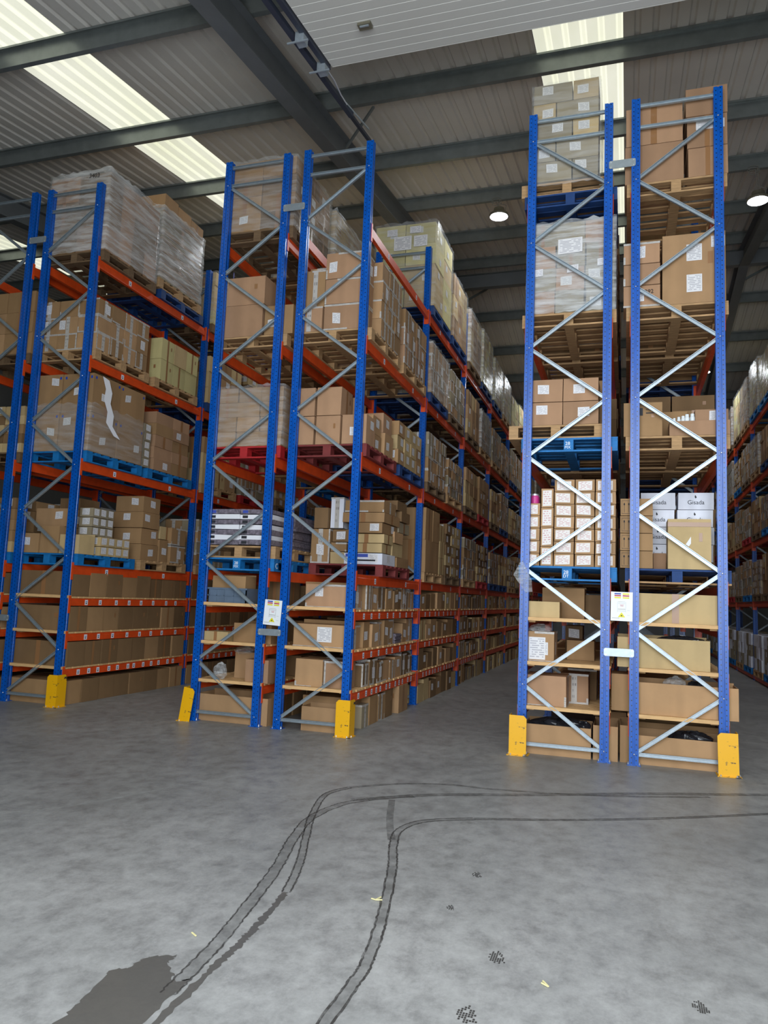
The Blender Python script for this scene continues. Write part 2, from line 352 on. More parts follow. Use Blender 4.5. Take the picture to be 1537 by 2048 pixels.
mb = MB(); mb.bar((1.95, -8, dz(-8)+.03), (1.95, -1.33, dz(-1.33)+.03), .05, .12, 'track', n=(0, 0, 1)); mb.obj('panel_edge_rail', parent=d1)
for yy in (-1.95, -1.42):
    mb = MB(); mb.box(1.88, 1.97, yy-.04, yy+.06, dz(yy)-.11, dz(yy)-.01, 'galv'); mb.bar((1.80, yy-.04, dz(yy)-.12), (2.02, yy-.04, dz(yy)-.12), .014, .014, 'galv'); mb.obj('roller_bracket', parent=d1)
mb = MB(); mb.tube([(1.95, -1.35, dz(-1.3)-.05), (1.93, -1.1, dz(-1.1)-.02), (1.91, -.85, dz(-.9)-.04), (1.88, -.6, dz(-.6)-.02)], .008, 'bolt'); mb.bar((1.86, -.75, dz(-.75)), (1.90, .1, dz(.1)+.02), .014, .014, 'galv'); mb.obj('end_cable', parent=d1)

# ------------------------------------------------------------------ floor marks
def smooth_line(p, n=10):
    out = []
    for i in range(len(p)-1):
        p0 = Vector(p[max(i-1, 0)]); p1 = Vector(p[i]); p2 = Vector(p[i+1]); p3 = Vector(p[min(i+2, len(p)-1)])
        for k in range(n):
            t = k/n; out.append(.5*((2*p1)+(p2-p0)*t+(2*p0-5*p1+4*p2-p3)*t*t+(3*p1-p0-3*p2+p3)*t**3))
    out.append(Vector(p[-1])); return out
def ribbon(mb, line, off, w, mat, z, jit=0):
    vs = []; n = len(line)
    for i, p in enumerate(line):
        d = (line[min(i+1, n-1)]-line[max(i-1, 0)]).normalized(); q = Vector((-d.y, d.x)); o = off+R.uniform(-jit, jit); ww = w*(1+R.uniform(-1, 1)*min(1, jit*60))
        vs += [(*(p+q*(o-ww/2)), z), (*(p+q*(o+ww/2)), z)]
    mb.add(vs, [(2*i, 2*i+1, 2*i+3, 2*i+2) for i in range(n-1)], mat)
T1 = [(3.27, -5.33), (3.23, -4.91), (3.16, -4.47), (3.06, -3.94), (2.94, -3.47), (2.86, -3.0), (2.92, -2.59), (3.06, -2.36)]
T1b = [(3.06, -2.36), (3.46, -2.01), (4.2, -1.63), (5.13, -1.12), (6.09, -.67), (7.6, .1)]
T2 = [(3.26, -4.25), (3.16, -3.86), (2.98, -3.34), (2.84, -2.92), (2.72, -2.38), (2.81, -2.08)]
T2b = [(2.81, -2.08), (3.14, -1.78), (3.53, -1.61), (3.95, -1.58), (4.73, -1.39), (5.6, -1.0)]
T2c = [(3.36, -5.7), (3.33, -5.19), (3.32, -4.86), (3.30, -4.6), (3.26, -4.25)]
T3 = [(3.90, -5.7), (3.9, -5.02), (3.89, -4.78), (3.82, -4.37), (3.67, -3.71), (3.55, -3.29), (3.5, -2.98), (3.6, -2.71), (3.91, -2.5)]
T3b = [(3.91, -2.5), (4.59, -2.2), (5.28, -1.81), (5.98, -1.35), (7.4, -.4)]
def tyre(name, line, hw, lab, edge, fill, jit, ew):
    mb = MB(); l = smooth_line(line, 22)
    ribbon(mb, l, 0, hw*2, fill, .0006); ribbon(mb, l, -hw, ew, edge, .0011, jit); ribbon(mb, l, hw, ew, edge, .0011, jit)
    mb.obj(name, origin=(line[0][0], line[0][1], 0), label=lab, cat='tyre mark')
tyre('tyre_mark', T1, .031, 'dark double-edged tyre track curving up from the damp patch', 'rubber', 'trackfill', .004, .009)
tyre('tyre_mark', T1b, .03, 'faint tyre track sweeping right in front of the racks', 'faint', 'faint', .001, .02)
tyre('tyre_mark', T2, .022, 'narrow inner tyre track crossing the double-edged one', 'rubber', 'trackfill', .003, .010)
tyre('tyre_mark', T2b, .02, 'faintest tyre track bending right nearest the racks', 'faint', 'faint', .001, .012)
tyre('tyre_mark', T3, .025, 'dark double tyre track at the middle bottom of the floor', 'rubber', 'trackfill', .003, .011)
tyre('tyre_mark', T3b, .018, 'thin tyre track running right across the near floor', 'rubber', 'faint', .001, .012)
mb = MB(); ribbon(mb, smooth_line(T2c, 20), 0, .034, 'wet', .0008, .006); mb.obj('wet_streak', origin=(3.3, -5.2, 0), label='damp dark streak joining the narrow tyre track at the bottom', cat='wet mark')
mb = MB(); ribbon(mb, smooth_line([(3.23, -2.28), (3.37, -2.79), (3.51, -3.2)], 8), 0, .05, 'faint', .0005); mb.obj('skid_mark', origin=(3.4, -2.7, 0), label='short straight faint skid joining the two tyre tracks', cat='skid mark')
mb = MB(); l = smooth_line([(2.95, -2.42), (3.35, -2.1)], 10); ribbon(mb, l, 0, .09, 'faint', .0009, .004); mb.obj('skid_mark', origin=(3.1, -2.3, 0), label='brownish scrubbed patch where the outer tyre track turns right', cat='skid mark')
wp = [(3.01, -5.9), (3.02, -5.59), (3.0, -5.49), (2.97, -5.3), (2.96, -5.26), (3.01, -5.22), (3.02, -5.14), (3.05, -5.09), (3.13, -5.05), (3.13, -5.1), (3.14, -5.14), (3.21, -5.2), (3.22, -5.23), (3.25, -5.235), (3.27, -5.22), (3.29, -5.20), (3.29, -5.3), (3.30, -5.45), (3.31, -5.9)]
pts = []
for i in range(len(wp)-1):
    a, b = Vector(wp[i]), Vector(wp[i+1])
    for k in range(6): pts.append(a.lerp(b, k/6)+Vector((R.uniform(-.008, .008), R.uniform(-.008, .008))))
mb = MB(); mb.add([(p.x, p.y, .0007) for p in pts], [tuple(range(len(pts)))], 'wet'); mb.obj('wet_patch', origin=(3.15, -5.4, 0), label='irregular damp patch on concrete at the bottom left', cat='wet patch')
def footprint(x, y, a, s, lab):
    mb = MB()
    for i in range(-4, 5):
        for j in range(-4, 5):
            r = math.hypot(i/4, j/4)
            if r < 1.08 and R.random() > .18 and (i+j*.6 < 2.4): mb.box(i*.009*s-.0033*s, i*.009*s+.0033*s, j*.012*s-.0045*s, j*.012*s+.0045*s, .0004, .001, 'rubber')
    mb.obj('footprint', label=lab, cat='footprint').location = (x, y, 0)
footprint(4.41, -4.53, .2, 1.1, 'dark patterned shoe print right of the middle tyre track'); footprint(4.38, -5.03, .4, 1.2, 'dark patterned shoe print at the bottom edge')
footprint(4.14, -3.58, 0, .8, 'faint shoe print farthest from the camera'); footprint(4.1, -4.09, .5, .6, 'small broken shoe print beside middle tyre track'); footprint(5.22, -4.63, .5, .9, 'faint shoe print at the bottom right corner')
def splinter(x, y, pieces, lab):
    mb = MB()
    for a, l in pieces: mb.bar((x, y, .004), (x+math.cos(a)*l, y+math.sin(a)*l, .005), .006, .004, 'straw', n=(0, 0, 1))
    mb.obj('wood_splinter', origin=(x, y, 0), label=lab, cat='wood splinter')
splinter(3.72, -4.16, [(.3, .035), (1.2, .045), (2.9, .025)], 'pale broken wood splinters left of the middle tyre track'); splinter(4.64, -4.71, [(2.2, .045), (2.6, .035)], 'pale wood chip on the floor at bottom right')
splinter(3.11, -4.87, [(2.6, .04)], 'tiny pale wood chip left of the double tyre track')
mb = MB(); ribbon(mb, smooth_line([(.1, -4.5), (1.14, -3.6), (1.6, -2.6), (1.9, -1.9)], 20), 0, .008, 'scuff', .0005, .002); mb.obj('floor_scratch', origin=(1, -3.5, 0), label='long thin pale scratch across the left floor', cat='scratch')

# ------------------------------------------------------------------ racking
def post_mesh():
    w = PW; g = .009
    P = [(0, 0), (w*.40, 0), (w*.43, g), (w*.57, g), (w*.60, 0), (w, 0), (w, .026), (w-g*.6, .030), (w-g*.6, .050), (w, .054), (w, PD), (0, PD), (0, .054), (g*.6, .050), (g*.6, .030), (0, .026)]
    mb = MB(); mb.prism(P, 'z', .004, H, 'post'); return mb.mesh('upright_post')
POST = post_mesh()
mb = MB(); mb.box(-.02, PW+.02, -.015, PD+.03, 0, .006, 'post'); FOOT = mb.mesh('foot_plate')
mb = MB()
for q in ((-.008, .02), (PW+.008, .02)): mb.lathe([(.009, .006), (.009, .018), (.004, .018), (.004, .03)], (q[0], q[1], 0), 'bolt', 8)
FBOLT = mb.mesh('anchor_bolts')
def brace_mesh(a, b):
    mb = MB(); a = Vector(a); b = Vector(b); d = (b-a).normalized(); p = d.cross(Vector((0, 1, 0)))
    o = Vector((0, .012, 0)); mb.bar(a+o, b+o, .036, .004, 'galv')
    for s in (-1, 1):
        q = p*(s*.016); mb.bar(a+q, b+q, .005, .026, 'galv')
    return mb
def frame(run, f, y, n0, first):
    x = FX[f]; 
    for side in (0, 1):
        px = x+side*(D-PW)
        p = put('upright_post', POST, (px, y, 0), run); p['_o'] = (px, y, 0)
        put('foot_plate', FOOT, (px, y, 0), p)
        if first:
            put('anchor_bolt', FBOLT, (px, y, 0), p)
            mb = MB()
            for zz in (.06,): mb.lathe([(.006, 0), (.006, .006)], (0, 0, 0), 'bolt', 8)
    A = x+PW-.012; B = x+D-PW+.012; mb = None
    def node(k): return ((B if (k % 2 == 0) == (n0 == 'r') else A), Z0+k*PZ)
    yy = y+.022
    hz = [Z0, Z0+11*PZ, Z0+11*PZ+.245]
    if f == 0: hz = []
    for z in hz: mb = brace_mesh((A, yy, z), (B, yy, z)); mb.obj('horizontal_brace', parent=run)
    for k in range(11):
        (xa, za), (xb, zb) = node(k), node(k+1)
        e = .022; mb = brace_mesh((xa, yy, za+(e if k else .02)), (xb, yy, zb-e)); mb.obj('diagonal_brace', parent=run)
    if first:
        for k in range(12):
            nx, nz = node(k); sx = nx+(.012+.018 if nx == B else -.012-.018+.0)
            mb = MB(); mb.lathe([(.007, 0), (.007, .006), (.003, .009)], (0, 0, 0), 'bolt', 8)
            o = mb.obj('frame_bolt', parent=run); o.location = (sx-run['_o'][0], y-.0-run['_o'][1], nz); o.rotation_euler.x = math.pi/2
BEAMS = {}
def beam_mesh(h, j):
    k = (round(h, 3), j)
    if k in BEAMS: return BEAMS[k]
    mb = MB(); a, b = PD+.002, L-.002
    P = [(-.02, -h), (.025, -h), (.025, -h*.35), (.018, -h*.3), (.018, 0), (-.02, 0)]
    mb.prism([(p[0], p[1]) for p in P], 'y', a, b, 'orange')
    BEAMS[k] = mb.mesh('beam')
    return BEAMS[k]
mb = MB()
mb.box(-.052, .03, -.006, .0, -.19, .035, 'orange'); mb.box(.026, .031, -.045, .0, -.19, .035, 'orange'); CONN_N = mb.mesh('beam_connector')  # plate on near face of far post
mb = MB(); mb.box(.026, .031, PD-.035, PD+.006, -.19, .035, 'orange'); mb.box(-.052, .03, PD, PD+.006, -.19, .035, 'orange'); CONN_F = mb.mesh('beam_connector')
mb = MB(); mb.quad([(0, -.03, -.034), (0, .03, -.034), (0, .03, .034), (0, -.03, .034)], 'paper'); mb.box(0, .0006, -.012, .012, -.02, -.006, 'ink'); mb.box(0, .0006, -.014, .016, .004, .014, 'signblue'); TAG = mb.mesh('location_label')
mb = MB(); mb.lathe([(.008, 0), (.008, .006)], (0, 0, 0), 'bolt', 8); BB = mb.mesh('connector_bolt')
MIRROR = Matrix.Scale(-1, 4, (1, 0, 0))
def rack(f, nb, n0, lab, j0=0, near_detail=2, lower=True):
    x = FX[f]; o0 = (x+D/2, j0*L, 0)
    run = empty('pallet_rack', o0, lab, 'pallet rack')
    for j in range(j0, nb+1): frame(run, f, j*L, n0, j == 0)
    for j in range(j0, nb):
        y = j*L
        for lv in (['s1', 's2', 's3'] if lower else [])+[4, 5, 6, 7]:
            if f == 7 and lv in ('s2', 's3', 's1'): continue
            z = LV[lv]; h = .095 if isinstance(lv, str) else .118
            for side in (0, 1):
                aisle = (side == 1) if f in (2, 4, 6) else (side == 0)
                bx = x+D-.022 if side else x+.022
                bo = put('load_beam', beam_mesh(h, 0), (bx, y, z), run); bo['_o'] = (bx, y, z)
                if not side: bo.scale.x = -1
                put('beam_connector', CONN_F, (bx, y, z), bo); put('beam_connector', CONN_N, (bx, y+L, z), bo)
                if aisle and f in (2, 4) and j < 3:
                    n = 8 if isinstance(lv, str) else 2
                    if lv == 's1': n = 12
                    for k in range(n):
                        yy = (.25+(2.4)*(k+.5)/n+R.uniform(-.04, .04)) if n > 2 else (.75, 2.1)[k]
                        put('location_label', TAG, (bx+(.0255 if not isinstance(lv, int) else .0255), y+yy, z-h*.55), bo)
    return run
rack(1, 2, 'r', 'blue and orange pallet racking cut off by the left edge')
rack(2, 4, 'l', 'blue and orange pallet racking on the left beside the first aisle')
rack(3, 5, 'r', 'left half of the middle blue racking pair with leaning yellow guard')
rack(4, 8, 'l', 'right half of the middle blue racking pair along the long aisle')
rack(5, 4, 'r', 'left half of the brightly lit right blue racking pair')
rack(6, 4, 'l', 'right half of the brightly lit right blue racking pair')
rack(7, 8, 'r', 'dim blue racking across the far right aisle', j0=2)
# row spacers and notices
def spacer(x0, x1, z0, z1, y, lab):
    mb = MB(); zc = (z0+z1)/2; c = .012
    P = [(x0+c, z0), (x1-c, z0), (x1, z0+c), (x1, z1-c), (x1-c, z1), (x0+c, z1), (x0, z1-c), (x0, z0+c)]
    mb.prism(P, 'y', y-.006, y, 'galv')
    o = mb.obj('row_spacer', origin=((x0+x1)/2, y, zc), label=lab, cat='row spacer'); o['_o'] = ((x0+x1)/2, y, zc)
    b = MB()
    for xx in (x0+.02, x1-.02):
        for zz in (z0+.015, z1-.015): b.box(xx-.005, xx+.005, y-.011, y-.006, zz-.005, zz+.005, 'bolt')
    b.obj('bolts', parent=o, origin=((x0+x1)/2, y, zc)).location = (0, 0, 0)
spacer(.85, 1.14, 1.045, 1.12, -.004, 'galvanised row spacer plate below notice on middle rack'); spacer(.855, 1.145, 6.24, 6.33, -.004, 'galvanised row spacer plate near top of middle rack')
spacer(4.72, 5.01, 1.045, 1.125, -.004, 'galvanised row spacer plate below notice on right rack'); spacer(4.735, 5.01, 6.245, 6.335, -.004, 'galvanised row spacer plate near top of right rack')
spacer(-3.06, -2.77, 6.25, 6.34, -.004, 'galvanised row spacer plate near top of left rack'); spacer(-3.06, -2.79, 1.03, 1.11, -.004, 'galvanised row spacer plate low on left rack by picture edge')
def notice(x0, x1, z0, z1, lab, tilt):
    w, h = x1-x0, z1-z0; c = ((x0+x1)/2, -.012, (z0+z1)/2)
    root = empty('load_notice', c, lab, 'safety notice')
    def part(name, mat, r, d):
        mb = MB(); mb.box(-w/2+r[0]*w, -w/2+r[1]*w, -d, -d+.0008 if d else .002, -h/2+r[2]*h, -h/2+r[3]*h, mat); mb.obj(name).parent = root
    part('board', 'white', (0, 1, 0, 1), .0)
    for i, (a, b, mat) in enumerate([(.16, .46, 'signblue'), (.54, .84, 'signyellow')]): part('header_bar', mat, (a, b, .91, .96), .002)
    for a, b in ((.16, .46), (.54, .84)): part('header_bar', 'signred', (a, b, .845, .893), .002); part('header_bar', 'signyellow', (a, b, .775, .825), .002)
    mb = MB()
    for r in [(.34, .66, .655, .662), (.34, .66, .60, .605), (.42, .6, .55, .56), (.44, .58, .51, .525), (.33, .67, .40, .412), (.33, .67, .34, .345), (.06, .4, .09, .1), (.75, .88, .37, .375), (.75, .88, .2, .205)]:
        mb.box(-w/2+r[0]*w, -w/2+r[1]*w, -.003, -.002, -h/2+r[2]*h, -h/2+r[3]*h, 'signred' if r[2] in (.55, .51) else 'lampbody')
    for r in [(.31, .316, .3, .66), (.68, .686, .3, .66)]: mb.box(-w/2+r[0]*w, -w/2+r[1]*w, -.003, -.002, -h/2+r[2]*h, -h/2+r[3]*h, 'lampbody')
    mb.obj('printed_text').parent = root
    mb = MB(); mb.prism([(-.17*w, -.37*h), (.17*w, -.37*h), (0, -.20*h)], 'y', -.0035, -.002, 'signyellow'); mb.obj('warning_triangle').parent = root
    mb = MB(); mb.box(-.03*w, .03*w, -.005, -.0035, -.335*h, -.30*h, 'ink'); mb.obj('warning_symbol').parent = root
    root.rotation_euler.y = tilt
notice(.915, 1.135, 1.165, 1.455, 'white load notice with coloured header and triangle on middle rack', .05)
notice(4.785, 4.995, 1.40, 1.69, 'white load notice with coloured header and triangle on right rack', .01)
def guard(x0, x1, mirror, lab, lean=0, side=True):
    w = x1-x0; o = put('post_guard', None, (x0, -.10, 0), None, lab, 'rack post guard'); o['_o'] = (x0, -.1, 0)
    c = .03; P = [(0, .006), (w, .006), (w, .40-c), (w-c, .40), (0 if mirror else c, .40), (0, .40 if mirror else .40-c)]
    if mirror: P = [(0, .006), (w, .006), (w, .40-c), (w-c, .40), (0, .40)]
    else: P = [(0, .006), (w, .006), (w, .40), (c, .40), (0, .40-c)]
    mb = MB(); mb.prism(P, 'y', 0, .006, 'yellow'); mb.obj('front_plate').parent = o
    mb = MB(); xx = 0 if mirror else w-.006
    mb.prism([(0.006, .006), (.17, .006), (.17, .37), (.14, .40), (.006, .40)], 'x', xx, xx+.006, 'yellow'); mb.obj('side_plate').parent = o
    mb = MB(); mb.box(-.02 if mirror else -.01, w+.02, -.02, .17, 0, .006, 'yellow'); mb.obj('base_plate').parent = o
    mb = MB()
    for q in ((.02, -.01), (w-.02, -.01), (w+.01, .05) if not mirror else (-.01, .05)): mb.lathe([(.009, .006), (.009, .014), (.004, .014), (.004, .022)], (q[0], q[1], 0), 'bolt', 8)
    mb.obj('anchor_bolt').parent = o; o.rotation_euler.y = lean
guard(-2.0, -1.845, False, 'yellow steel post guard with black scrapes at the left rack corner')
guard(-.075, .07, True, 'leaning yellow steel post guard at left corner of the middle rack', .13)
guard(1.90, 2.065, False, 'yellow steel post guard at right corner of the middle rack')
guard(3.80, 3.975, True, 'yellow steel post guard at left corner of the right rack')
guard(5.765, 5.945, False, 'dented yellow steel post guard at right corner of the right rack', -.02)

# ------------------------------------------------------------------ shelves
def shelf_mesh():
    mb = MB(); n = 26; a, b = PD+.03, L-.03
    for i in range(n):
        y = a+(b-a)*(i+.08)/n; x = R.uniform(-.012, .012); mb.box(-D/2-.01+x, D/2+.01+x, y, y+(b-a)/n*.8, 0, .022, 'shelf')
    mb.box(-D/2-.005, D/2+.005, .02, .095, 0, .036, 'shelf')
    for xx in (-.34, .34): mb.box(xx-.04, xx+.04, a, b, -.02, 0, 'shelf')
    return mb.mesh('slatted_shelf')
SHELF = shelf_mesh()
for f in (1, 2, 3, 4, 5, 6):
    for j in range({1: 1, 2: 4, 3: 3, 4: 8, 5: 2, 6: 2}[f]):
        for lv in ('s1', 's2', 's3'):
            put('slatted_shelf', SHELF, (FX[f]+D/2, j*L, LV[lv]+.002), None, 'pale slatted pine shelf deck, %s, bay %s, %s' % (LVN[lv], NUM[j], RUN[f]), 'shelf', 'slatted shelf decks')

# ------------------------------------------------------------------ pallets
def pallet_parts(wm, bm=None):
    bm = bm or wm
    d = MB()
    for i in range(7):
        y = i*(1.2-.12)/6; d.box(-.5, .5, y, y+.12 if i in (0, 6) else y+.10, .128, .148, wm, j=.001)
    for x in (-.45, 0, .45): d.box(x-.05, x+.05, 0, 1.2, .106, .127, wm)
    b = MB()
    for x in (-.45, 0, .45): b.box(x-.05, x+.05, .1, 1.1, 0, .018, bm)
    for y in (0, 1.1): b.box(-.5, .5, y, y+.1, 0, .018, bm)
    blk = MB(); blk.box(-.05, .05, 0, .12, .0185, .1055, bm)
    return d.mesh('deck_boards'), b.mesh('base_boards'), blk.mesh('pallet_block')
PM = {k: pallet_parts(k) for k in ('wood', 'dwood', 'bluew', 'darkblue', 'redp', 'maroon')}
PM['worn'] = pallet_parts('bluew', 'wood'); PM['worn'] = (PM['darkblue'][0], PM['wood'][1], PM['darkblue'][2])
def whole(k):
    mb = MB()
    for me, offs in ((PM[k][0], [(0, 0)]), (PM[k][1], [(0, 0)]), (PM[k][2], [(x, y) for x in (-.45, 0, .45) for y in (0, .54, 1.08)])):
        for ox, oy in offs: mb.add([(v.co.x+ox, v.co.y+oy, v.co.z) for v in me.vertices], [tuple(p.vertices) for p in me.polygons], k if k != 'worn' else 'wood')
    return mb.mesh('pallet')
PWHOLE = {k: whole(k) for k in PM}
PN = {'wood': 'bare wooden', 'dwood': 'old dark wooden', 'bluew': 'bright blue', 'darkblue': 'dark blue', 'redp': 'red', 'maroon': 'faded maroon', 'worn': 'worn blue-topped'}
def pallet(f, y, z, k, where, detail, dx=0, name=None):
    x = FX[f]+D/2+dx; lab = '%s pallet %s' % (PN[k], where)
    if not detail: return put('pallet', PWHOLE[k], (x, y, z), None, lab, 'pallet', 'pallets in the racks')
    o = empty('pallet', (x, y, z), lab, 'pallet', 'pallets in the racks')
    put('deck_boards', PM[k][0], (x, y, z), o); put('base_boards', PM[k][1], (x, y, z), o)
    for bx in (-.45, 0, .45):
        for by in (0, .54, 1.08): put('pallet_block', PM[k][2], (x+bx, y+by, z), o)
    return o

# ------------------------------------------------------------------ cartons
KB = {'tan': (178, 141, 102), 'mid': (160, 126, 88), 'dark': (128, 100, 69), 'pale': (194, 168, 122), 'yel': (200, 188, 132), 'grey': (152, 139, 114), 'white': (226, 228, 238), 'rose': (170, 133, 102)}
KW = {'tan': 'tan', 'mid': 'brown', 'dark': 'dark-brown', 'pale': 'pale', 'yel': 'yellowish', 'grey': 'greyish', 'white': 'white', 'rose': 'pinkish-brown'}
SW = {'p': 'plain', 't': 'tape-sealed', 'l': 'labelled', 'w': 'white-taped', 'r': 'barcode-labelled', 'a': 'arrow-marked', 'g': 'printed', 'd': 'dot-stickered', 'o': 'open'}
CT = []
def carton(x0, x1, y0, y1, z0, z1, sty='p', col='mid', lab='', faces='fs', special=False, label=None, tilt=0):
    CT.append(dict(b=(x0, x1, y0, y1, z0, z1), s=sty, c=col, lab=lab, faces=faces, sp=special, label=label, i=len(CT), tilt=tilt))
    return CT[-1]
def wallbox(mb, b, col, th=.006):
    x0, x1, y0, y1, z0, z1 = b; zs = z1
    mb.box(x0, x1, y0, y1, z0, z0+th, 'card', col)
    mb.box(x0, x1, y0, y0+th, z0+th, zs, 'card', col); mb.box(x0, x1, y1-th, y1, z0+th, zs+.02, 'card', col)
    mb.box(x0, x0+th, y0+th, y1-th, z0+th, zs, 'card', col); mb.box(x1-th, x1, y0+th, y1-th, z0+th, zs, 'card', col)
def build_carton(c, rng, body, part):
    x0, x1, y0, y1, z0, z1 = c['b']; s = c['s']; base = KB[c['c']]; k = rng.uniform(.84, 1.1)
    col = tuple(min(.95, v*k) for v in srgb(*base)); e = .0012
    if s == 'o':
        wallbox(body, c['b'], col)
    else: 
        g = .002; j = .0025
        vs = [[x, y, z] for z in (z0+.001, z1-g) for y in (y0+g, y1-g) for x in (x0+g, x1-g)]
        vs = [[v[0]+rng.uniform(-j, j), v[1]+rng.uniform(-j, j), v[2]] for v in vs]
        body.add(vs, [(0, 1, 5, 4), (1, 3, 7, 5), (3, 2, 6, 7), (2, 0, 4, 6), (4, 5, 7, 6), (2, 3, 1, 0)], 'card', col)
    def fq(kd, mat, a0, a1, b0, b1, face, tilt=0, off=e):
        mb = part(kd, face)   # a along the face, b = height, both absolute fractions
        if face == 'f': P = lambda u, w: (x0+(x1-x0)*u, y0-off, z0+(z1-z0)*w)
        elif face == 's': P = lambda u, w: (x1+off, y0+(y1-y0)*u, z0+(z1-z0)*w)
        else: P = lambda u, w: (x0-off, y1-(y1-y0)*u, z0+(z1-z0)*w)
        t = tilt; mb.quad([P(a0, b0+t), P(a1, b0-t), P(a1-t*.4, b1-t), P(a0-t*.4, b1+t)], mat)
    W_, Hh = x1-x0, z1-z0
    for f in c['faces']:
        fw_ = W_ if f == 'f' else y1-y0
        if s in ('t', 'p', 'd', 'a') and fw_ > .3 and rng.random() < (.9 if s == 't' else .3): fq('packing_tape', 'tape', .44, .44+min(.12, .05/fw_+.02), 0 if s != 't' else .0, 1, f)
        if s == 'w':
            m = .028/Hh; q = .05/fw_
            if rng.random() < .6: fq('packing_tape', 'wtape', rng.choice((0, .3)), 1, 1-m*.8, 1, f)
            if rng.random() < .6: fq('packing_tape', 'wtape', 0, rng.choice((.6, 1)), 0, m*.7, f)
            if (f != 'f' or fw_ < .35) and rng.random() < .75:
                fq('packing_tape', 'wtape', .5-q*.6, .5+q*.6, 0, 1, f, 0, e*1.6)
            for u in (0, 1-q*.4):
                if rng.random() < .5: fq('packing_tape', 'wtape', u, u+q*.4, 0, rng.choice((.2, .35, 1)), f, 0, e*1.4)
            if rng.random() < .35: u = rng.uniform(.05, .5); fq('shipping_label', 'label', u, u+.1/fw_, .25, min(.95, .25+.13/Hh), f, rng.uniform(-.02, .02), e*2)
        if s in ('l', 'd') :
            lw, lh = min(.12/fw_, .7), min(.10/Hh, .7); u = rng.uniform(.1, max(.12, .9-lw)) if c['sp'] != 'c' else .5-lw/2; v = rng.uniform(.2, max(.22, .9-lh))
            fq('shipping_label', 'label', u, u+lw, v, v+lh, f, rng.uniform(-.025, .025))
        if s == 'd':
            for u in (.06, .9): fq('dot_sticker', 'inkblue', u, u+.03/fw_, .9-.02/Hh, .9+.015/Hh, f, 0, e*1.5)
        if s == 'r': 
            if fw_ > Hh*.85: u = rng.uniform(.05, .18); v = rng.uniform(.1, .16); fq('shipping_label', 'redlabel', u, u+.72, v, v+.74, f, rng.uniform(-.03, .03))
            else: fq('shipping_label', 'redlabel', .12, .84, .08, .9, f, rng.uniform(-.03, .03))
        if s == 'a' and f == 'f':
            for u in (.12, .26):
                fq('printed_arrows', 'ink', u, u+.012, .18, .7, f); fq('printed_arrows', 'ink', u-.02, u+.032, .62, .66, f); fq('printed_arrows', 'ink', u-.01, u+.022, .66, .74, f)
            for r in ((.05, .4, .86, .875), (.05, .4, .1, .12), (.05, .056, .1, .87), (.394, .4, .1, .87)): fq('printed_arrows', 'ink', r[0], r[1], r[2], r[3], f)
        if s in ('p', 't') and rng.random() < .22 and Hh > .2:
            fq('tape_patch', 'tape', .72, .80, .55, .72, f)
EDGE = {1: 's', 2: 's', 3: 's', 4: 's', 5: 'n', 6: 'n', 7: 'n'}
def grid(f, y0, lv, z, nx, ny, nz, dims, sty, col, pos, bay, x0=None, align='r', jit=.008, taper=True, wide=None, skip=None):
    """stack of cartons on a pallet; keeps the outer faces that can be seen"""
    bx, by, bz = dims; W_ = nx*bx; xc = FX[f]+D/2
    xs = x0 if x0 is not None else (xc+.5-W_ if f != 7 else xc-.5)
    for iz in range(nz):
        for iy in range(ny):
            for ix in range(nx):
                al = (ix == nx-1) if f != 7 else (ix == 0)
                if not (iy == 0 or al or (nz > 3 and iz == nz-1 and False)): continue
                if skip and (ix, iy, iz) in skip: continue
                s = R.choice(sty) if len(sty) > 1 else sty; cc = R.choice(col) if isinstance(col, (list, tuple)) else col
                dx, dy = R.uniform(-jit, jit), R.uniform(0, jit)
                fc = ('f' if iy == 0 else '')+(('s' if f != 7 else 'n') if al else '')
                where = ('row %s front column %s' % (NUM[iz], NUM[ix])) if iy == 0 else ('row %s aisle column %s' % (NUM[iz], NUM[iy]))
                lab = '%s %s carton %s, %s %s bay %s, %s' % (SW[s], KW[cc], where, pos, LVN[lv], NUM[bay], RUN[f])
                carton(xs+ix*bx+dx+.003, xs+(ix+1)*bx+dx-.003, y0+iy*by+dy+.003, y0+(iy+1)*by+dy-.003, z+iz*bz, z+(iz+1)*bz, s, cc, lab, fc)
def wrap(x0, x1, y0, y1, z0, z1, mat, lab, top=False, amp=.012):
    mb = MB(); nz, n = 14, 16; cx, cy = (x0+x1)/2, (y0+y1)/2; e = .012
    per = [(x0-e+(x1-x0+2*e)*i/n, y0-e) for i in range(n)]+[(x1+e, y0-e+(y1-y0+2*e)*i/n) for i in range(n)]+[(x1+e-(x1-x0+2*e)*i/n, y1+e) for i in range(n)]+[(x0-e, y1+e-(y1-y0+2*e)*i/n) for i in range(n)]
    m = len(per); vs = []
    for k in range(nz+1):
        zz = z0+(z1-z0)*k/nz
        for (px, py) in per:
            a = R.uniform(0, amp); d = math.hypot(px-cx, py-cy); vs.append((px+(px-cx)/d*a, py+(py-cy)/d*a, zz+R.uniform(-.01, .01)+(R.uniform(-.01, .03) if k == nz else 0)))
    fs = [(k*m+i, k*m+(i+1) % m, (k+1)*m+(i+1) % m, (k+1)*m+i) for k in range(nz) for i in range(m)]
    mb.add(vs, fs, mat); return smooth(mb.obj('stretch_wrap', origin=(cx, cy, z0), label=lab, cat='stretch wrap', group='film-wrapped loads'))

P1, P2 = .10, 1.46      # pallet starts inside a bay
def wh(pos, lv, bay, f): return 'under %s load, %s, bay %s, %s' % (pos, LVN[lv], NUM[bay], RUN[f])
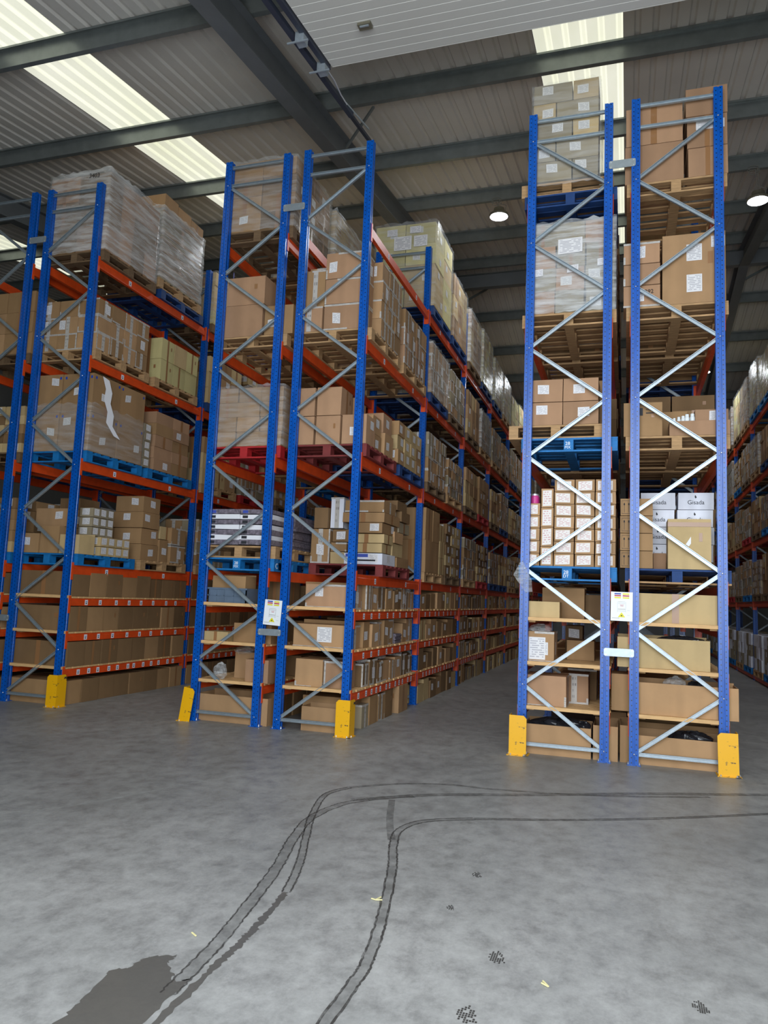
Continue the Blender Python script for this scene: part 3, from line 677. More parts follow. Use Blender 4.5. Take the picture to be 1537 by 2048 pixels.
# ---- left run (2), bay one
X2 = FX[2]+D/2
for lv, a, b in ((7, 'dwood', 'darkblue'), (6, 'wood', 'wood'), (5, 'bluew', 'bluew'), (4, 'bluew', 'wood')):
    pallet(2, P1, LV[lv], a, wh('near', lv, 0, 2), True)
    pallet(2, P2-.02, LV[lv], b, wh('far', lv, 0, 2), True)
grid(2, P1, 7, 6.10, 2, 4, 3, (.5, .29, .375), 'p', ['dark', 'rose'], 'near', 0)
wrap(X2-.5, X2+.5, P1, P1+1.17, 6.1, 7.27, 'filmthick', 'thick cloudy film around tallest load on the left rack')
pallet(2, P2-.1, 6.10, 'wood', 'second pallet under striped stack, level four, left run', True)
for k in range(34): carton(X2-.42, X2+.5, P2-.1, P2+1.0, 6.25+k*.033, 6.25+k*.033+.030, 'p', R.choice(['dark', 'grey', 'mid']), 'flat brown carton sheet number-free layer %s' % k, 'fs')
FLAT0 = len(CT)-34
for q in CT[FLAT0:]: q['flat'] = True
for k in range(3): carton(X2-.5+.0, X2+.5, P2-.1+k*.37, P2-.1+k*.37+.36, 7.375, 7.60-.03*k, 'p', 'tan', 'tan carton lying on striped stack, aisle column %s, level four, left run' % NUM[k], 'fs')
wrap(X2-.44, X2+.51, P2-.12, P2+1.02, 6.25, 7.38, 'filmthick', 'shiny film around the striped stack of flat cartons')
grid(2, P1, 6, 4.71, 3, 4, 3, (.33, .28, .235), 'w', ['tan', 'mid'], 'near', 0)
grid(2, P2+.1, 6, 4.71, 2, 3, 2, (.46, .34, .33), 'ltt', ['yel', 'yel', 'pale'], 'far', 0)
grid(2, P1, 5, 3.31, 2, 2, 2, (.5, .58, .53), 'd', ['mid', 'dark'], 'near', 0)
wrap(X2-.5, X2+.5, P1, P1+1.16, 3.31, 3.95, 'film', 'thin clear film around big cartons above blue pallet, left rack')
grid(2, P1+1.2, 5, 3.31, 1, 1, 5, (.4, .16, .13), 'l', 'grey', 'middle', 0)
grid(2, P2+.1, 5, 3.31, 2, 2, 5, (.46, .46, .18), 'ptl', ['rose', 'mid'], 'far', 0)
# level one near pallet, assorted
z = 1.94
def C2(x0, x1, y0, y1, z0, z1, s, c, what): carton(x0, x1, y0, y1, z0, z1, s, c, what+', level one, left run', 'fs', True)
C2(X2-.5, X2-.15, P1, P1+.35, z, z+.26, 'l', 'mid', 'small labelled carton at pallet front left'); C2(X2-.13, X2+.17, P1, P1+.4, z, z+.36, 'p', 'mid', 'plain upright carton at pallet front middle')
C2(X2+.19, X2+.5, P1, P1+.3, z, z+.25, 'o', 'pale', 'opened pale carton at pallet front right'); C2(X2-.42, X2+.1, P1+.2, P1+.6, z+.37, z+.62, 'l', 'tan', 'carton lying upon the front plain carton')
C2(X2-.3, X2+.05, P1+.5, P1+.9, z+.62, z+.80, 'p', 'dark', 'dark carton on top at the back left')
for i in range(3):
    for k in range(3): C2(X2+.2, X2+.42, P1+.32+i*.15, P1+.46+i*.15, z+.26+k*.13, z+.385+k*.13, 'l', 'grey', 'small white-labelled carton behind, column %s row %s' % (NUM[i], NUM[k]))
for i in range(4):
    for k in range(2): C2(X2+.28, X2+.5, P1+.42+i*.16, P1+.57+i*.16, z+k*.13, z+.125+k*.13, 'l', 'pale', 'little labelled carton at aisle edge, column %s row %s' % (NUM[i], NUM[k]))
for k in range(4):
    o = .03*(k % 2)
    C2(X2-.05, X2+.47-o, P2+.0+o, P2+.42+o, z+k*.24, z+.236+k*.24, 'l', 'mid', 'square labelled carton in tall stack, row %s' % NUM[k])
    if k < 3: C2(X2-.5, X2-.07, P2+.02, P2+.44, z+k*.24, z+.236+k*.24, 'p', 'mid', 'plain carton behind tall stack, row %s' % NUM[k])
C2(X2+.1, X2+.47, P2+.46, P2+.68, z, z+.34, 'l', 'mid', 'upright labelled carton right of tall stack')
C2(X2+.05, X2+.44, P2+.50, P2+.85, z+.35, z+.55, 'p', 'pale', 'pale carton on the upright labelled carton')
for k in range(2): C2(X2+.1, X2+.5, P2+.72, P2+1.12, z+k*.28, z+.27+k*.28, 'w', 'mid', 'white-taped carton by second post, row %s' % NUM[k])
# generic pallet bays
def generic(f, j, lv, seed, detail=False):
    r = random.Random(seed*97+f*13+j*5+int(lv)); y = j*L; z = LV[lv]
    for pos, ys in (('near', P1), ('far', P2)):
        if pos == 'near' and (f, j, lv) in ((4, 1, 4), (4, 1, 7)): continue
        k = r.choice(['wood', 'dwood', 'darkblue', 'dwood', 'bluew', 'darkblue' if lv > 5 else 'redp'])
        pallet(f, y+ys, z, k, wh(pos, lv, j, f), detail)
        zz = z+.15; hm = {7: 1.15, 6: .95, 5: .85, 4: .9}[lv]*r.uniform(.72, 1.0)
        m = r.choice(['A', 'B', 'C']) if lv != 7 else r.choice(['Y', 'Y', 'B'])
        if lv == 6 and f in (4,): m = r.choice(['A', 'A', 'B'])
        if m == 'A': nz = 4; d = (.33, .29, hm/nz); n = (3, 4, nz); st, cl = 'w', ['tan', 'mid', 'grey']
        elif m == 'B': nz = 3; d = (.48, .38, hm/nz); n = (2, 3, nz); st, cl = 'plt', ['mid', 'tan', 'pale']
        elif m == 'Y': nz = 4; d = (.48, .38, hm/nz); n = (2, 3, nz); st, cl = 'ltp', ['yel', 'pale']
        else: nz = 5; d = (.33, .38, hm/nz); n = (3, 3, nz); st, cl = 'll', ['mid', 'dark', 'pale']
        grid(f, y+ys, lv, zz, n[0], n[1], n[2], d, st, cl, pos, j)
        if lv == 7 or r.random() < .15:
            xc = FX[f]+D/2; x1 = xc+.5 if f != 7 else xc-.5+n[0]*d[0]; x0 = x1-n[0]*d[0]
            wrap(x0, x1, y+ys, y+ys+n[1]*d[1], zz, zz+hm, 'film' if r.random() < .6 else 'filmthick', 'film around %s load, %s, bay %s, %s' % (pos, LVN[lv], NUM[j], RUN[f]))
for j in (1, 2, 3):
    for lv in (4, 5, 6, 7): generic(2, j, lv, 3)
for j in (0, 1):
    for lv in (4, 5, 6): generic(1, j, lv, 5, j == 0)
# left run: shelf cartons, eight to a shelf
def bins(f, j, lv, n, hs, sty, cols, gap=.0, xw=None, ystart=.1, jit=.0):
    z = 0.0 if lv == 's0' else LV[lv]+.026; y0 = j*L+ystart; y1 = (j+1)*L-.04; p = (y1-y0)/n; x1 = FX[f]+D-.0; x0 = FX[f]+.02
    for i in range(n):
        h = R.uniform(*hs); q = p-gap-R.uniform(0, jit); s = R.choice(sty); c = R.choice(cols); dx = R.uniform(-.02, .015)
        if f == 7: dx = 0
        lab = '%s %s carton, position %s from front, %s, bay %s, %s' % (SW[s], KW[c], NUM[i], LVN[lv], NUM[j], RUN[f])
        carton(x0, x1+dx, y0+i*p, y0+i*p+q, z, z+h, s, c, lab, 's' if i else 'fs')
for j in range(4):
    for lv in ('s0', 's1', 's2', 's3'): bins(2, j, lv, 8, (.315, .325) if lv != 's0' else (.30, .31), 'p', ['dark', 'mid', 'dark'], .004, jit=.0)
for j in range(1):
    for lv in ('s0', 's1', 's2', 's3'): bins(1, j, lv, 3, (.26, .3), 'p', ['dark', 'mid'], .02)
# ---- mid-left run (3)
X3 = FX[3]+D/2
pallet(3, P1, 5.95, 'dwood', wh('near', 7, 0, 3), True); grid(3, P1, 7, 6.10, 2, 3, 4, (.47, .38, .235), 'lptt', ['dark', 'mid'], 'near', 0)
wrap(X3-.44, X3+.5, P1, P1+1.15, 6.1, 7.05, 'film', 'crinkled clear film around front load, middle rack left half, top')
pallet(3, P1, 4.56, 'wood', wh('near', 6, 0, 3), True)
def C3(b, s, c, what, f='fs'): carton(*b, s, c, what, f, True)
C3((.06, .60, .1, .75, 4.71, 5.12), 'p', 'rose', 'big plain carton below another, level three, mid-left run'); C3((.07, .60, .12, .72, 5.13, 5.50), 'p', 'rose', 'big plain carton stacked on top, level three, mid-left run')
C3((.63, 1.02, .1, .5, 4.71, 5.08), 'l', 'mid', 'labelled carton beside the big pair, level three, mid-left run')
C3((.3, .8, .8, 1.2, 4.71, 5.3), 'p', 'pale', 'pale carton behind the big pair, level three, mid-left run')
pallet(3, P1, 3.16, 'redp', wh('near', 5, 0, 3), True); grid(3, P1, 5, 3.31, 3, 3, 4, (.31, .38, .185), 'p', ['mid', 'tan'], 'near', 0)
wrap(X3-.43, X3+.5, P1, P1+1.14, 3.31, 4.06, 'film', 'stretch film around small cartons above the red pallet, middle rack')
p28 = pallet(3, P1, 1.79, 'bluew', wh('near', 4, 0, 3), True)
pallet(3, P1+.02, 1.94, 'wood', 'second pallet under printed sacks, level one, mid-left run', True)
for k in range(7):
    for i in range(2):
        mb = MB(); zz = 2.10+k*.062; x0 = .03+i*.44; mb.box(x0, x0+.43, P1+.0, P1+.5, zz, zz+.055, 'paper' if k % 2 else 'greysack', j=.006); mb.box(x0+.03, x0+.1, P1-.004, P1, zz+.012, zz+.045, 'signblue' if k == 6 else 'ink')
        mb.obj('printed_pack', origin=(x0+.2, P1+.25, zz), label='flat printed white pack, layer %s, %s column, middle rack' % (NUM[k], ('left', 'right')[i]), cat='flat pack', group='flat printed packs')
mb = MB(); 
for k in range(13):
    mb.box(.50+R.uniform(-.02, .02), .96+R.uniform(-.02, .02), P1+.52, P1+1.15, 2.09+k*.033, 2.12+k*.033, 'greysack', j=.008)
mb.obj('sack_pile', origin=(.7, .9, 2.09), label='pile of dark film-covered sacks behind the printed packs', cat='sack pile', kind='stuff')
for t_, (px, dzz, sz) in (('28', (FX[3]+D/2-.005, .085, .052)), ('MX', (FX[3]+D/2-.005, .045, .042))):
    place_text('stencil_text', text(t_, sz, 'white'), (px, P1-.002, 1.79+dzz), p28)
CM = text('C', .09, 'white')
for yy in (.07, 1.14):
    place_text('stencil_text', CM, (FX[3]+D/2+.502, P1+yy, 1.79+.062), p28, 's')
for f, j, lvs in ((3, 0, ()), (3, 1, (4, 5, 6, 7)), (3, 2, (6, 7)), (3, 3, (7,))):
    for lv in lvs: generic(f, j, lv, 11)
for lv in (5, 6, 7):
    pallet(3, P2, LV[lv], 'wood', wh('far', lv, 0, 3), False); grid(3, P2, lv, LV[lv]+.15, 2, 3, 3, (.48, .38, .31), 'pt', ['pale', 'mid'], 'far', 0)
wrap(X3-.46, X3+.5, P2, P2+1.14, 6.1, 7.03, 'filmthick', 'bright film around second load, middle rack left half, top')
# lower shelves, mid-left
mb = MB(); x0, x1, y0, y1, z0, z1 = .08, .60, .12, .50, 1.386, 1.575
for b in ((x0, x1, y0, y0+.012, z0, z1), (x0, x1, y1-.012, y1, z0, z1), (x0, x0+.012, y0, y1, z0, z1), (x1-.012, x1, y0, y1, z0, z1), (x0, x1, y0, y1, z0, z0+.01)): mb.box(*b, 'crate')
mb.box(x0-.01, x1+.01, y0-.01, y0+.01, z1-.02, z1, 'crate'); mb.box(x0-.008, x1+.008, y0-.008, y0+.004, z0+.09, z0+.1, 'crate')
for u in (.02, .12, .22, .35, .45): mb.box(x0+u, x0+u+.008, y0-.008, y0, z0, z1, 'crate')
o = mb.obj('plastic_crate', origin=(.34, .3, 1.386), label='grey ribbed plastic crate on the third shelf of the middle rack', cat='plastic crate'); o['_o'] = (.34, .3, 1.386)
C3((.10, .55, .18, .45, 1.43, 1.72), 'o', 'mid', 'open carton standing inside the grey crate', 'f')
C3((.62, .95, .5, .9, 1.386, 1.72), 'p', 'dark', 'dark carton behind grey crate, third shelf, mid-left run')
C3((.06, .40, .1, .4, .931, 1.05), 'p', 'pale', 'low pale carton, second shelf front left, mid-left run'); C3((.42, .92, .2, .6, .931, 1.16), 'o', 'mid', 'open brown carton, second shelf, mid-left run')
C3((.34, .62, .42, .75, .481, .80), 'w', 'tan', 'taped carton behind plastic bag, lowest shelf, mid-left run'); C3((.66, .96, .09, .38, .481, .75), 'p', 'rose', 'small pinkish carton, lowest shelf by post, mid-left run')
C3((.04, .98, .09, .50, .0, .31), 'o', 'tan', 'long open carton on floor under the middle rack left'); C3((.1, .9, .55, .95, .0, .34), 'p', 'dark', 'dark carton behind the long open carton, mid-left floor')
for i in range(4): C3((.05, .9, 1.0+i*.42, 1.38+i*.42, .0, .32), 'p', 'mid', 'plain carton on floor, position %s, mid-left run' % NUM[i])
for lv in ('s1', 's2', 's3'):
    for i in range(3): z = LV[lv]+.026; C3((.3, .93, 1.1+i*.5, 1.5+i*.5, z, z+.26), 'p', 'dark', 'deep-set carton position %s, %s, mid-left run' % (NUM[i], LVN[lv]))
# ---- mid-right run (4)
X4 = FX[4]+D/2
pallet(4, P1, 4.56, 'wood', wh('near', 6, 0, 4), True); pallet(4, P2, 4.56, 'wood', wh('far', 6, 0, 4), True)
for k, (a, b) in enumerate(((4.71, 5.03), (5.035, 5.35), (5.355, 5.68))): C3((1.43, 1.94, .1, .42, a, b), 'w', 'rose', 'big brown carton in front stack, row %s, level three, mid-right run' % NUM[k])
C3((1.06, 1.41, .1, .45, 4.71, 5.02), 'w', 'rose', 'low labelled carton, level three front left, mid-right run', 'f'); C3((1.15, 1.41, .14, .5, 5.025, 5.5), 'w', 'mid', 'tall carton on low labelled one, level three, mid-right run', 'f')
grid(4, P1+.33, 6, 4.71, 3, 3, 4, (.33, .28, .24), 'w', ['tan', 'mid'], 'near', 0); grid(4, P2, 6, 4.71, 3, 4, 3, (.33, .29, .255), 'w', ['tan', 'mid', 'rose'], 'far', 0)
pallet(4, P1, 3.16, 'maroon', wh('near', 5, 0, 4), True); pallet(4, P2, 3.16, 'darkblue', wh('far', 5, 0, 4), True)
for k in range(2):
    for i, (a, b) in enumerate(((1.06, 1.385), (1.39, 1.72))): C3((a+.01, b-.01, .1, .48, 3.31+k*.35, 3.655+k*.35), 'p', 'rose', 'square plain carton, row %s column %s, level two, mid-right run' % (NUM[k], NUM[i]))
C3((1.73, 2.04, .1, .42, 3.31, 3.66), 'l', 'rose', 'lower labelled carton beside plain four, level two, mid-right run')
C3((1.73, 2.0, .44, .8, 3.31, 3.52), 'l', 'tan', 'tan labelled carton, bottom, second along aisle, mid-right run'); C3((1.73, 2.0, .44, .75, 3.52, 3.74), 'l', 'tan', 'tan labelled carton, upper, second along aisle, mid-right run')
C3((1.4, 1.72, .52, .95, 3.31, 3.98), 'l', 'rose', 'tall carton standing behind the plain four, mid-right run'); C3((1.73, 2.03, .84, 1.2, 3.31, 3.6), 'l', 'tan', 'labelled carton third along aisle, level two, mid-right run'); C3((1.6, 2.0, .84, 1.2, 3.6, 3.86), 'l', 'rose', 'carton on top third along aisle, level two, mid-right run')
grid(4, P2-.12, 5, 3.31, 3, 4, 3, (.33, .3, .19), 'l', ['tan', 'pale', 'mid'], 'far', 0)
pallet(4, .9, 1.79, 'maroon', 'under pile of long cartons, level one, bay one, mid-right run', True, dx=-.0)
for (b, s, c, w) in (((1.06, 1.32, .92, 1.3, 1.94, 2.38), 'w', 'mid', 'white-taped carton low at the left'), ((.99, 1.27, 1.35, 1.75, 1.94, 2.4), 'w', 'mid', 'white-taped carton low at far left'),
        ((1.08, 1.27, .94, 1.3, 2.39, 2.66), 'p', 'dark', 'square dark carton upper left'), ((1.28, 1.46, 1.0, 1.4, 2.40, 2.80), 'w', 'white', 'white-patched upright carton'),
        ((1.33, 1.52, .93, 1.3, 1.94, 2.09), 'p', 'pale', 'little pale carton at pallet middle'), ((1.34, 1.58, .95, 1.35, 2.22, 2.38), 'l', 'dark', 'flat dark carton in the middle'), ((1.34, 1.55, .92, 1.3, 2.095, 2.21), 'w', 'mid', 'white-edged flat carton in the middle')):
    C3(b, s, c, w+', level one, mid-right run')
for k, (x, y1, a, h, c, s) in enumerate(((1.53, 1.45, 1.94, .145, 'white', 'l'), (1.57, 1.30, 2.09, .12, 'pale', 't'), (1.57, 1.32, 2.212, .12, 'pale', 't'), (1.60, 1.55, 2.335, .135, 'mid', 'l'), (1.48, 1.60, 2.472, .13, 'mid', 't'), (1.50, 1.45, 2.604, .155, 'mid', 'w'))):
    C3((x, 2.04-.015*(k % 2), .90+.02*(k % 3), y1, a, a+h-.004), s, c, 'long flat carton in the pile, layer %s, level one, mid-right run' % NUM[k])
for k, (y0, y1, a, h, c) in enumerate(((1.5, 2.05, 1.94, .13, 'mid'), (1.35, 1.8, 2.075, .17, 'pale'), (1.36, 1.75, 2.25, .15, 'tan'), (1.6, 2.1, 2.41, .14, 'grey'), (1.65, 2.05, 2.56, .14, 'dark'), (1.5, 1.95, 2.70, .13, 'dark'))):
    C3((1.7, 2.05-.02*(k % 2), y0, y1, a, a+h), 'p', c, 'small carton right of long pile, layer %s, mid-right run' % NUM[k])
mb = MB(); mb.quad([(1.6, .898, 1.98), (1.95, .898, 1.98), (1.95, .898, 2.0), (1.6, .898, 2.0)], 'ink'); mb.quad([(1.55, .898, 2.03), (1.85, .898, 2.03), (1.85, .898, 2.07), (1.55, .898, 2.07)], 'signblue'); mb.obj('printed_mark', origin=(1.7, .898, 2), label='black and blue print on the long white carton, middle rack', cat='printed mark')
mb = MB()
for k in range(8): mb.box(1.85+R.uniform(-.01, .01), 2.0+R.uniform(-.01, .01), 1.72, 2.0, .935+k*.016, .948+k*.016, 'greysack', j=.004)
mb.obj('folded_bags', origin=(1.93, 1.86, .935), label='stack of folded grey bags hanging over second shelf edge', cat='folded bags')
for j in range(1, 7):
    for lv in (4, 5, 6, 7): generic(4, j, lv, 21, j == 1)
pallet(4, L+P1, 1.79, 'wood', wh('near', 4, 1, 4), True); grid(4, L+P1, 4, 1.94, 2, 2, 2, (.5, .43, .49), 'p', 'mid', 'near', 1); grid(4, L+P1+.9, 4, 1.94, 2, 1, 3, (.5, .32, .27), 't', 'pale', 'middle', 1)
PAPERS = [(1.25, 1.42, 7.29, 7.40), (1.63, 1.81, 7.31, 7.42), (1.37, 1.66, 7.04, 7.27), (1.70, 1.92, 7.08, 7.26)]
pallet(4, L+P1, 5.95, 'darkblue', wh('near', 7, 1, 4), True); grid(4, L+P1, 7, 6.10, 2, 2, 4, (.5, .58, .345), 'l', ['yel', 'yel', 'pale'], 'near', 1)  # yellow carton colour paints in the lamp light on the side faces
wrap(X4-.5, X4+.5, L+P1, L+P1+1.16, 6.1, 7.5, 'film', 'film around papered tall load, top level bay two, long aisle')
for i, (x0, x1, z0, z1) in enumerate(PAPERS):
    mb = MB(); mb.quad([(x0, L+P1-.03, z0), (x1, L+P1-.03, z0), (x1, L+P1-.03, z1), (x0, L+P1-.03, z1)], 'label' if i else 'label'); mb.obj('paper_label', origin=(x0, L+P1-.03, z0), label='%s paper on front of the papered tall load' % ('small upper left', 'small upper right', 'big printed', 'blank right')[i], cat='paper label')
for j in range(7):
    for lv in ('s0', 's1', 's2', 's3'):
        if j == 0: continue
        r = random.Random(j*7+len(lv)+ord(lv[1])); n = r.choice([7, 8, 9])
        bins(4, j, lv, n, (.22, .33) if lv != 's0' else (.24, .36), 'lwp' if j > 1 else 'lp', ['mid', 'tan', 'dark', 'pale'], .012, jit=.06)
def F4(b, s, c, w): carton(*b, s, c, w+', mid-right run', 'fs', True)
F4((1.38, 1.96, .1, .42, 1.386, 1.66), 'w', 'rose', 'long carton with white corners, third shelf front'); F4((1.25, 1.95, .1, .45, .931, 1.20), 'w', 'tan', 'long carton with large paper label, second shelf front')
F4((1.30, 1.64, .1, .42, .481, .80), 'w', 'tan', 'square tan carton, lowest shelf front'); F4((1.65, 1.93, .12, .40, .481, .79), 'w', 'rose', 'white-taped carton right of square one, lowest shelf')
F4((1.41, 1.95, .09, .34, 0, .27), 'o', 'tan', 'open carton with white corners on floor at front'); F4((1.3, 1.9, .36, .75, 0, .36), 'p', 'mid', 'larger carton behind the open floor carton')
mb = MB(); mb.quad([(1.55, .0985, 1.0), (1.73, .0985, 1.0), (1.73, .0985, 1.17), (1.55, .0985, 1.17)], 'label'); mb.obj('paper_label', origin=(1.64, .0985, 1.0), label='large white paper label on second shelf carton, middle rack', cat='paper label')
mb = MB(); mb.quad([(1.50, .0985, 1.52), (1.60, .0985, 1.52), (1.60, .0985, 1.62), (1.50, .0985, 1.62)], 'label'); mb.obj('paper_label', origin=(1.55, .0985, 1.5), label='small white label on third shelf carton, middle rack', cat='paper label')
for lv in ('s1', 's2', 's3'):
    y = .5; i = 0; r = random.Random(ord(lv[1]))
    while y < 2.6:
        w_ = r.choice([.2, .24, .3]); h = r.uniform(.24, .32); s = r.choice('wlw'); z = LV[lv]+.026
        if not (lv == 's2' and 1.65 < y+w_/2 < 2.05): carton(1.2, FX[4]+D-r.uniform(0, .05), y, min(y+w_-.015, 2.73), z, z+h, s, r.choice(['mid', 'tan', 'dark']), '%s carton, position %s along aisle, %s, bay one, mid-right run' % (SW[s], NUM[i], LVN[lv]), 'fs')
        y += w_; i += 1
for i, (a, b, h, s, c) in enumerate(((.52, .75, .27, 'w', 'grey'), (.8, 1.1, .34, 'o', 'mid'), (1.15, 1.4, .33, 'w', 'mid'), (1.42, 1.75, .36, 'p', 'dark'), (1.9, 2.35, .36, 'p', 'tan'))):
    F4((1.45 if i < 4 else 1.7, 1.99+.04*(i == 4), a, b, 0, h), s, c, 'carton on floor, position %s along aisle, bay one' % NUM[i])
# ---- inner-right run (5)
X5 = FX[5]+D/2
pallet(5, P1, 5.95, 'darkblue', wh('near', 7, 0, 5), True); pallet(5, P1+.02, 6.10, 'wood', 'second pallet under tall wrapped cartons, level four, inner-right run', True, dx=-.04)
for k in range(5):
    z = 6.26+k*.235
    for i, (a, b) in enumerate(((3.9, 4.15), (4.16, 4.62)) if k % 2 else ((3.9, 4.33), (4.34, 4.62))): C3((a, b, .1, .5, z, z+.23), 'l', R.choice(['pale', 'grey']), 'wrapped pale carton, row %s column %s, level four, inner-right run' % (NUM[k], NUM[i]))
wrap(3.9, 4.63, .1, .9, 6.2, 7.42, 'film', 'wrinkled film around tall pale cartons on top of right rack')
pallet(5, P1, 4.56, 'wood', wh('near', 6, 0, 5), True)
grid(5, P1, 6, 4.71, 3, 1, 4, (.31, .5, .26), 'lpp', ['rose', 'grey'], 'near', 0, x0=3.87)
grid(5, P1+.55, 6, 4.71, 2, 1, 3, (.46, .5, .3), 'p', 'rose', 'middle', 0, x0=3.87)
wrap(3.87, 4.80, .1, 1.2, 4.71, 5.76, 'filmthick', 'milky film around the square load on inner-right run, level three')
for i, (x, zz, sx, sz) in enumerate(((4.2, 5.37, .26, .17), (3.93, 5.13, .11, .08), (4.3, 5.15, .12, .08), (4.62, 5.2, .12, .08))):
    mb = MB(); mb.quad([(x, .073, zz), (x+sx, .073, zz+.01), (x+sx, .073, zz+sz+.01), (x, .073, zz+sz)], 'label'); mb.obj('paper_label', origin=(x, .073, zz), label='%s white paper on the milky-wrapped load' % ('large', 'far-left small', 'central small', 'right-hand small')[i], cat='paper label')
b28 = pallet(5, P1-.02, 3.16, 'bluew', wh('near', 5, 0, 5), True, dx=.02); pallet(5, P1+.0, 3.31, 'wood', 'second pallet under four cartons, level two, inner-right run', True, dx=-.12)
for t_, (dzz, sz) in (('28', (.085, .052)), ('MX', (.045, .042))): place_text('stencil_text', text(t_, sz, 'white'), (FX[5]+D/2+.01, P1-.023, 3.16+dzz), b28)
for k in range(2):
    for i in range(2): C3((3.90+i*.375, 4.27+i*.375, .1, .48, 3.46+k*.255, 3.71+k*.255), 'l', 'rose', 'brown carton of four, %s %s, level two, inner-right run' % (('lower', 'upper')[k], ('left', 'right')[i]))
C3((4.15, 4.75, .55, .95, 3.46, 4.06), 'p', 'mid', 'tall carton behind the four brown cartons, inner-right run')
d28 = pallet(5, P1-.02, 1.79, 'bluew', wh('near', 4, 0, 5), True, dx=.02)
for t_, (dzz, sz) in (('28', (.085, .052)), ('DT', (.045, .045))): place_text('stencil_text', text(t_, sz, 'white'), (FX[5]+D/2+.01, P1-.023, 1.79+dzz), d28)
cols = [(3.875, 4.055, 5, 1.94, .134), (4.06, 4.195, 4, 1.94, .207), (4.20, 4.41, 7, 1.94, .132), (4.415, 4.615, 7, 1.94, .132), (4.62, 4.83, 7, 1.94, .132)]
for i, (a, b, n, zz, h) in enumerate(cols):
    for k in range(n): carton(a+.002, b-.002, .1, .40, zz+k*h, zz+(k+1)*h-.002, 'r', 'tan', 'barcode-labelled small carton, column %s row %s, level one, inner-right run' % (NUM[i], NUM[k]), 'f', True)
for i in range(2):
    mb = MB(); mb.lathe([(.04, 0), (.042, .004), (.042, .075), (.038, .082), (.038, .1), (.036, .102)], (3.985, .2+.1*i, 2.612), 'pink', 18); mb.lathe([(.039, 0), (.039, .018)], (3.985, .2+.1*i, 2.7), 'bolt', 18)
    mb.obj('pink_jar', origin=(3.985, .2+.1*i, 2.612), label='pink jar with silver lid, %s, on small labelled cartons' % ('front', 'behind')[i], cat='jar')
# lower shelves inner-right
C3((3.93, 4.27, .1, .45, 1.386, 1.565), 'p', 'pale', 'low pale carton, third shelf front, inner-right run'); C3((4.05, 4.5, .5, .9, 1.386, 1.72), 'o', 'mid', 'open carton with raised flaps, third shelf, inner-right run'); C3((4.5, 4.78, .7, 1.1, 1.386, 1.66), 'p', 'dark', 'dark carton in shade, third shelf, inner-right run')
C3((3.93, 4.22, .1, .48, .931, 1.25), 'w', 'tan', 'white-labelled tan carton, second shelf front, inner-right run'); C3((4.3, 4.6, .75, 1.1, .931, 1.15), 'p', 'mid', 'small carton set back, second shelf, inner-right run'); C3((4.25, 4.45, 1.2, 1.6, .931, 1.3), 'l', 'dark', 'labelled dark carton deep in second shelf, inner-right run')
mb = MB(); mb.quad([(3.96, .0975, .96), (4.13, .0975, .96), (4.13, .0975, 1.19), (3.96, .0975, 1.19)], 'label'); mb.obj('paper_label', origin=(4, .0975, 1), label='tall white paper label on second shelf carton, right rack', cat='paper label')
C3((3.93, 4.35, .1, .5, .481, .80), 'w', 'rose', 'pinkish carton with white corners, lowest shelf front, inner-right run'); C3((4.25, 4.55, .55, .95, .481, .80), 'w', 'rose', 'second white-cornered carton behind, lowest shelf, inner-right run'); C3((4.3, 4.62, 1.0, 1.4, .481, .82), 'w', 'dark', 'third white-cornered carton in shade, lowest shelf, inner-right run')
C3((3.93, 4.60, .09, .50, 0, .30), 'o', 'tan', 'wide open carton of black film on floor, inner-right run'); C3((4.62, 4.86, .10, .60, 0, .34), 'o', 'tan', 'narrow open carton by the post on floor, inner-right run'); C3((4.76, 4.94, .62, 1.0, 0, .42), 'o', 'mid', 'open carton in the gap between right racks, floor')
# ---- outer-right run (6)
X6 = FX[6]+D/2
pallet(6, P1, 5.95, 'wood', wh('near', 7, 0, 6), True)
C3((4.90, 5.50, .1, .8, 6.10, 6.53), 'p', 'rose', 'large carton lower left on top level, outer-right run'); C3((4.91, 5.49, .1, .8, 6.535, 6.97), 'p', 'rose', 'large carton upper left on top level, outer-right run')
C3((5.54, 5.93, .1, .6, 6.10, 6.42), 't', 'rose', 'carton right column bottom, top level, outer-right run'); C3((5.53, 5.93, .1, .6, 6.425, 6.78), 't', 'rose', 'labelled carton right column middle, top level, outer-right run'); C3((5.52, 5.93, .1, .6, 6.785, 7.10), 'o', 'rose', 'open carton right column top, outer-right run')
mb = MB(); mb.quad([(5.62, .0975, 6.62), (5.9, .0975, 6.62), (5.9, .0975, 6.72), (5.62, .0975, 6.72)], 'label'); mb.obj('paper_label', origin=(5.7, .0975, 6.6), label='wide white label on right column of the topmost load, right rack', cat='paper label')
pallet(6, P1, 4.56, 'wood', wh('near', 6, 0, 6), True)
for k in range(3): C3((4.89, 5.26, .1, .45, 4.71+k*.24, 4.945+k*.24), 'w', 'rose', 'white-taped carton, row %s, level three, outer-right run' % NUM[k])
C3((5.28, 5.90, .1, .6, 4.71, 5.47), 'p', 'tan', 'very large tan carton with papers, level three, outer-right run')
for i, (x, zz, sx, sz) in enumerate(((5.52, 5.17, .15, .18), (5.52, 4.83, .15, .19), (5.76, 5.3, .13, .12))):
    mb = MB(); mb.quad([(x, .0975, zz), (x+sx, .0975, zz), (x+sx, .0975, zz+sz), (x, .0975, zz+sz)], 'label'); mb.obj('paper_label', origin=(x, .0975, zz), label='%s paper label on the very large tan carton' % ('upper', 'lower', 'right-edge')[i], cat='paper label')
pallet(6, P1, 3.16, 'wood', wh('near', 5, 0, 6), True)
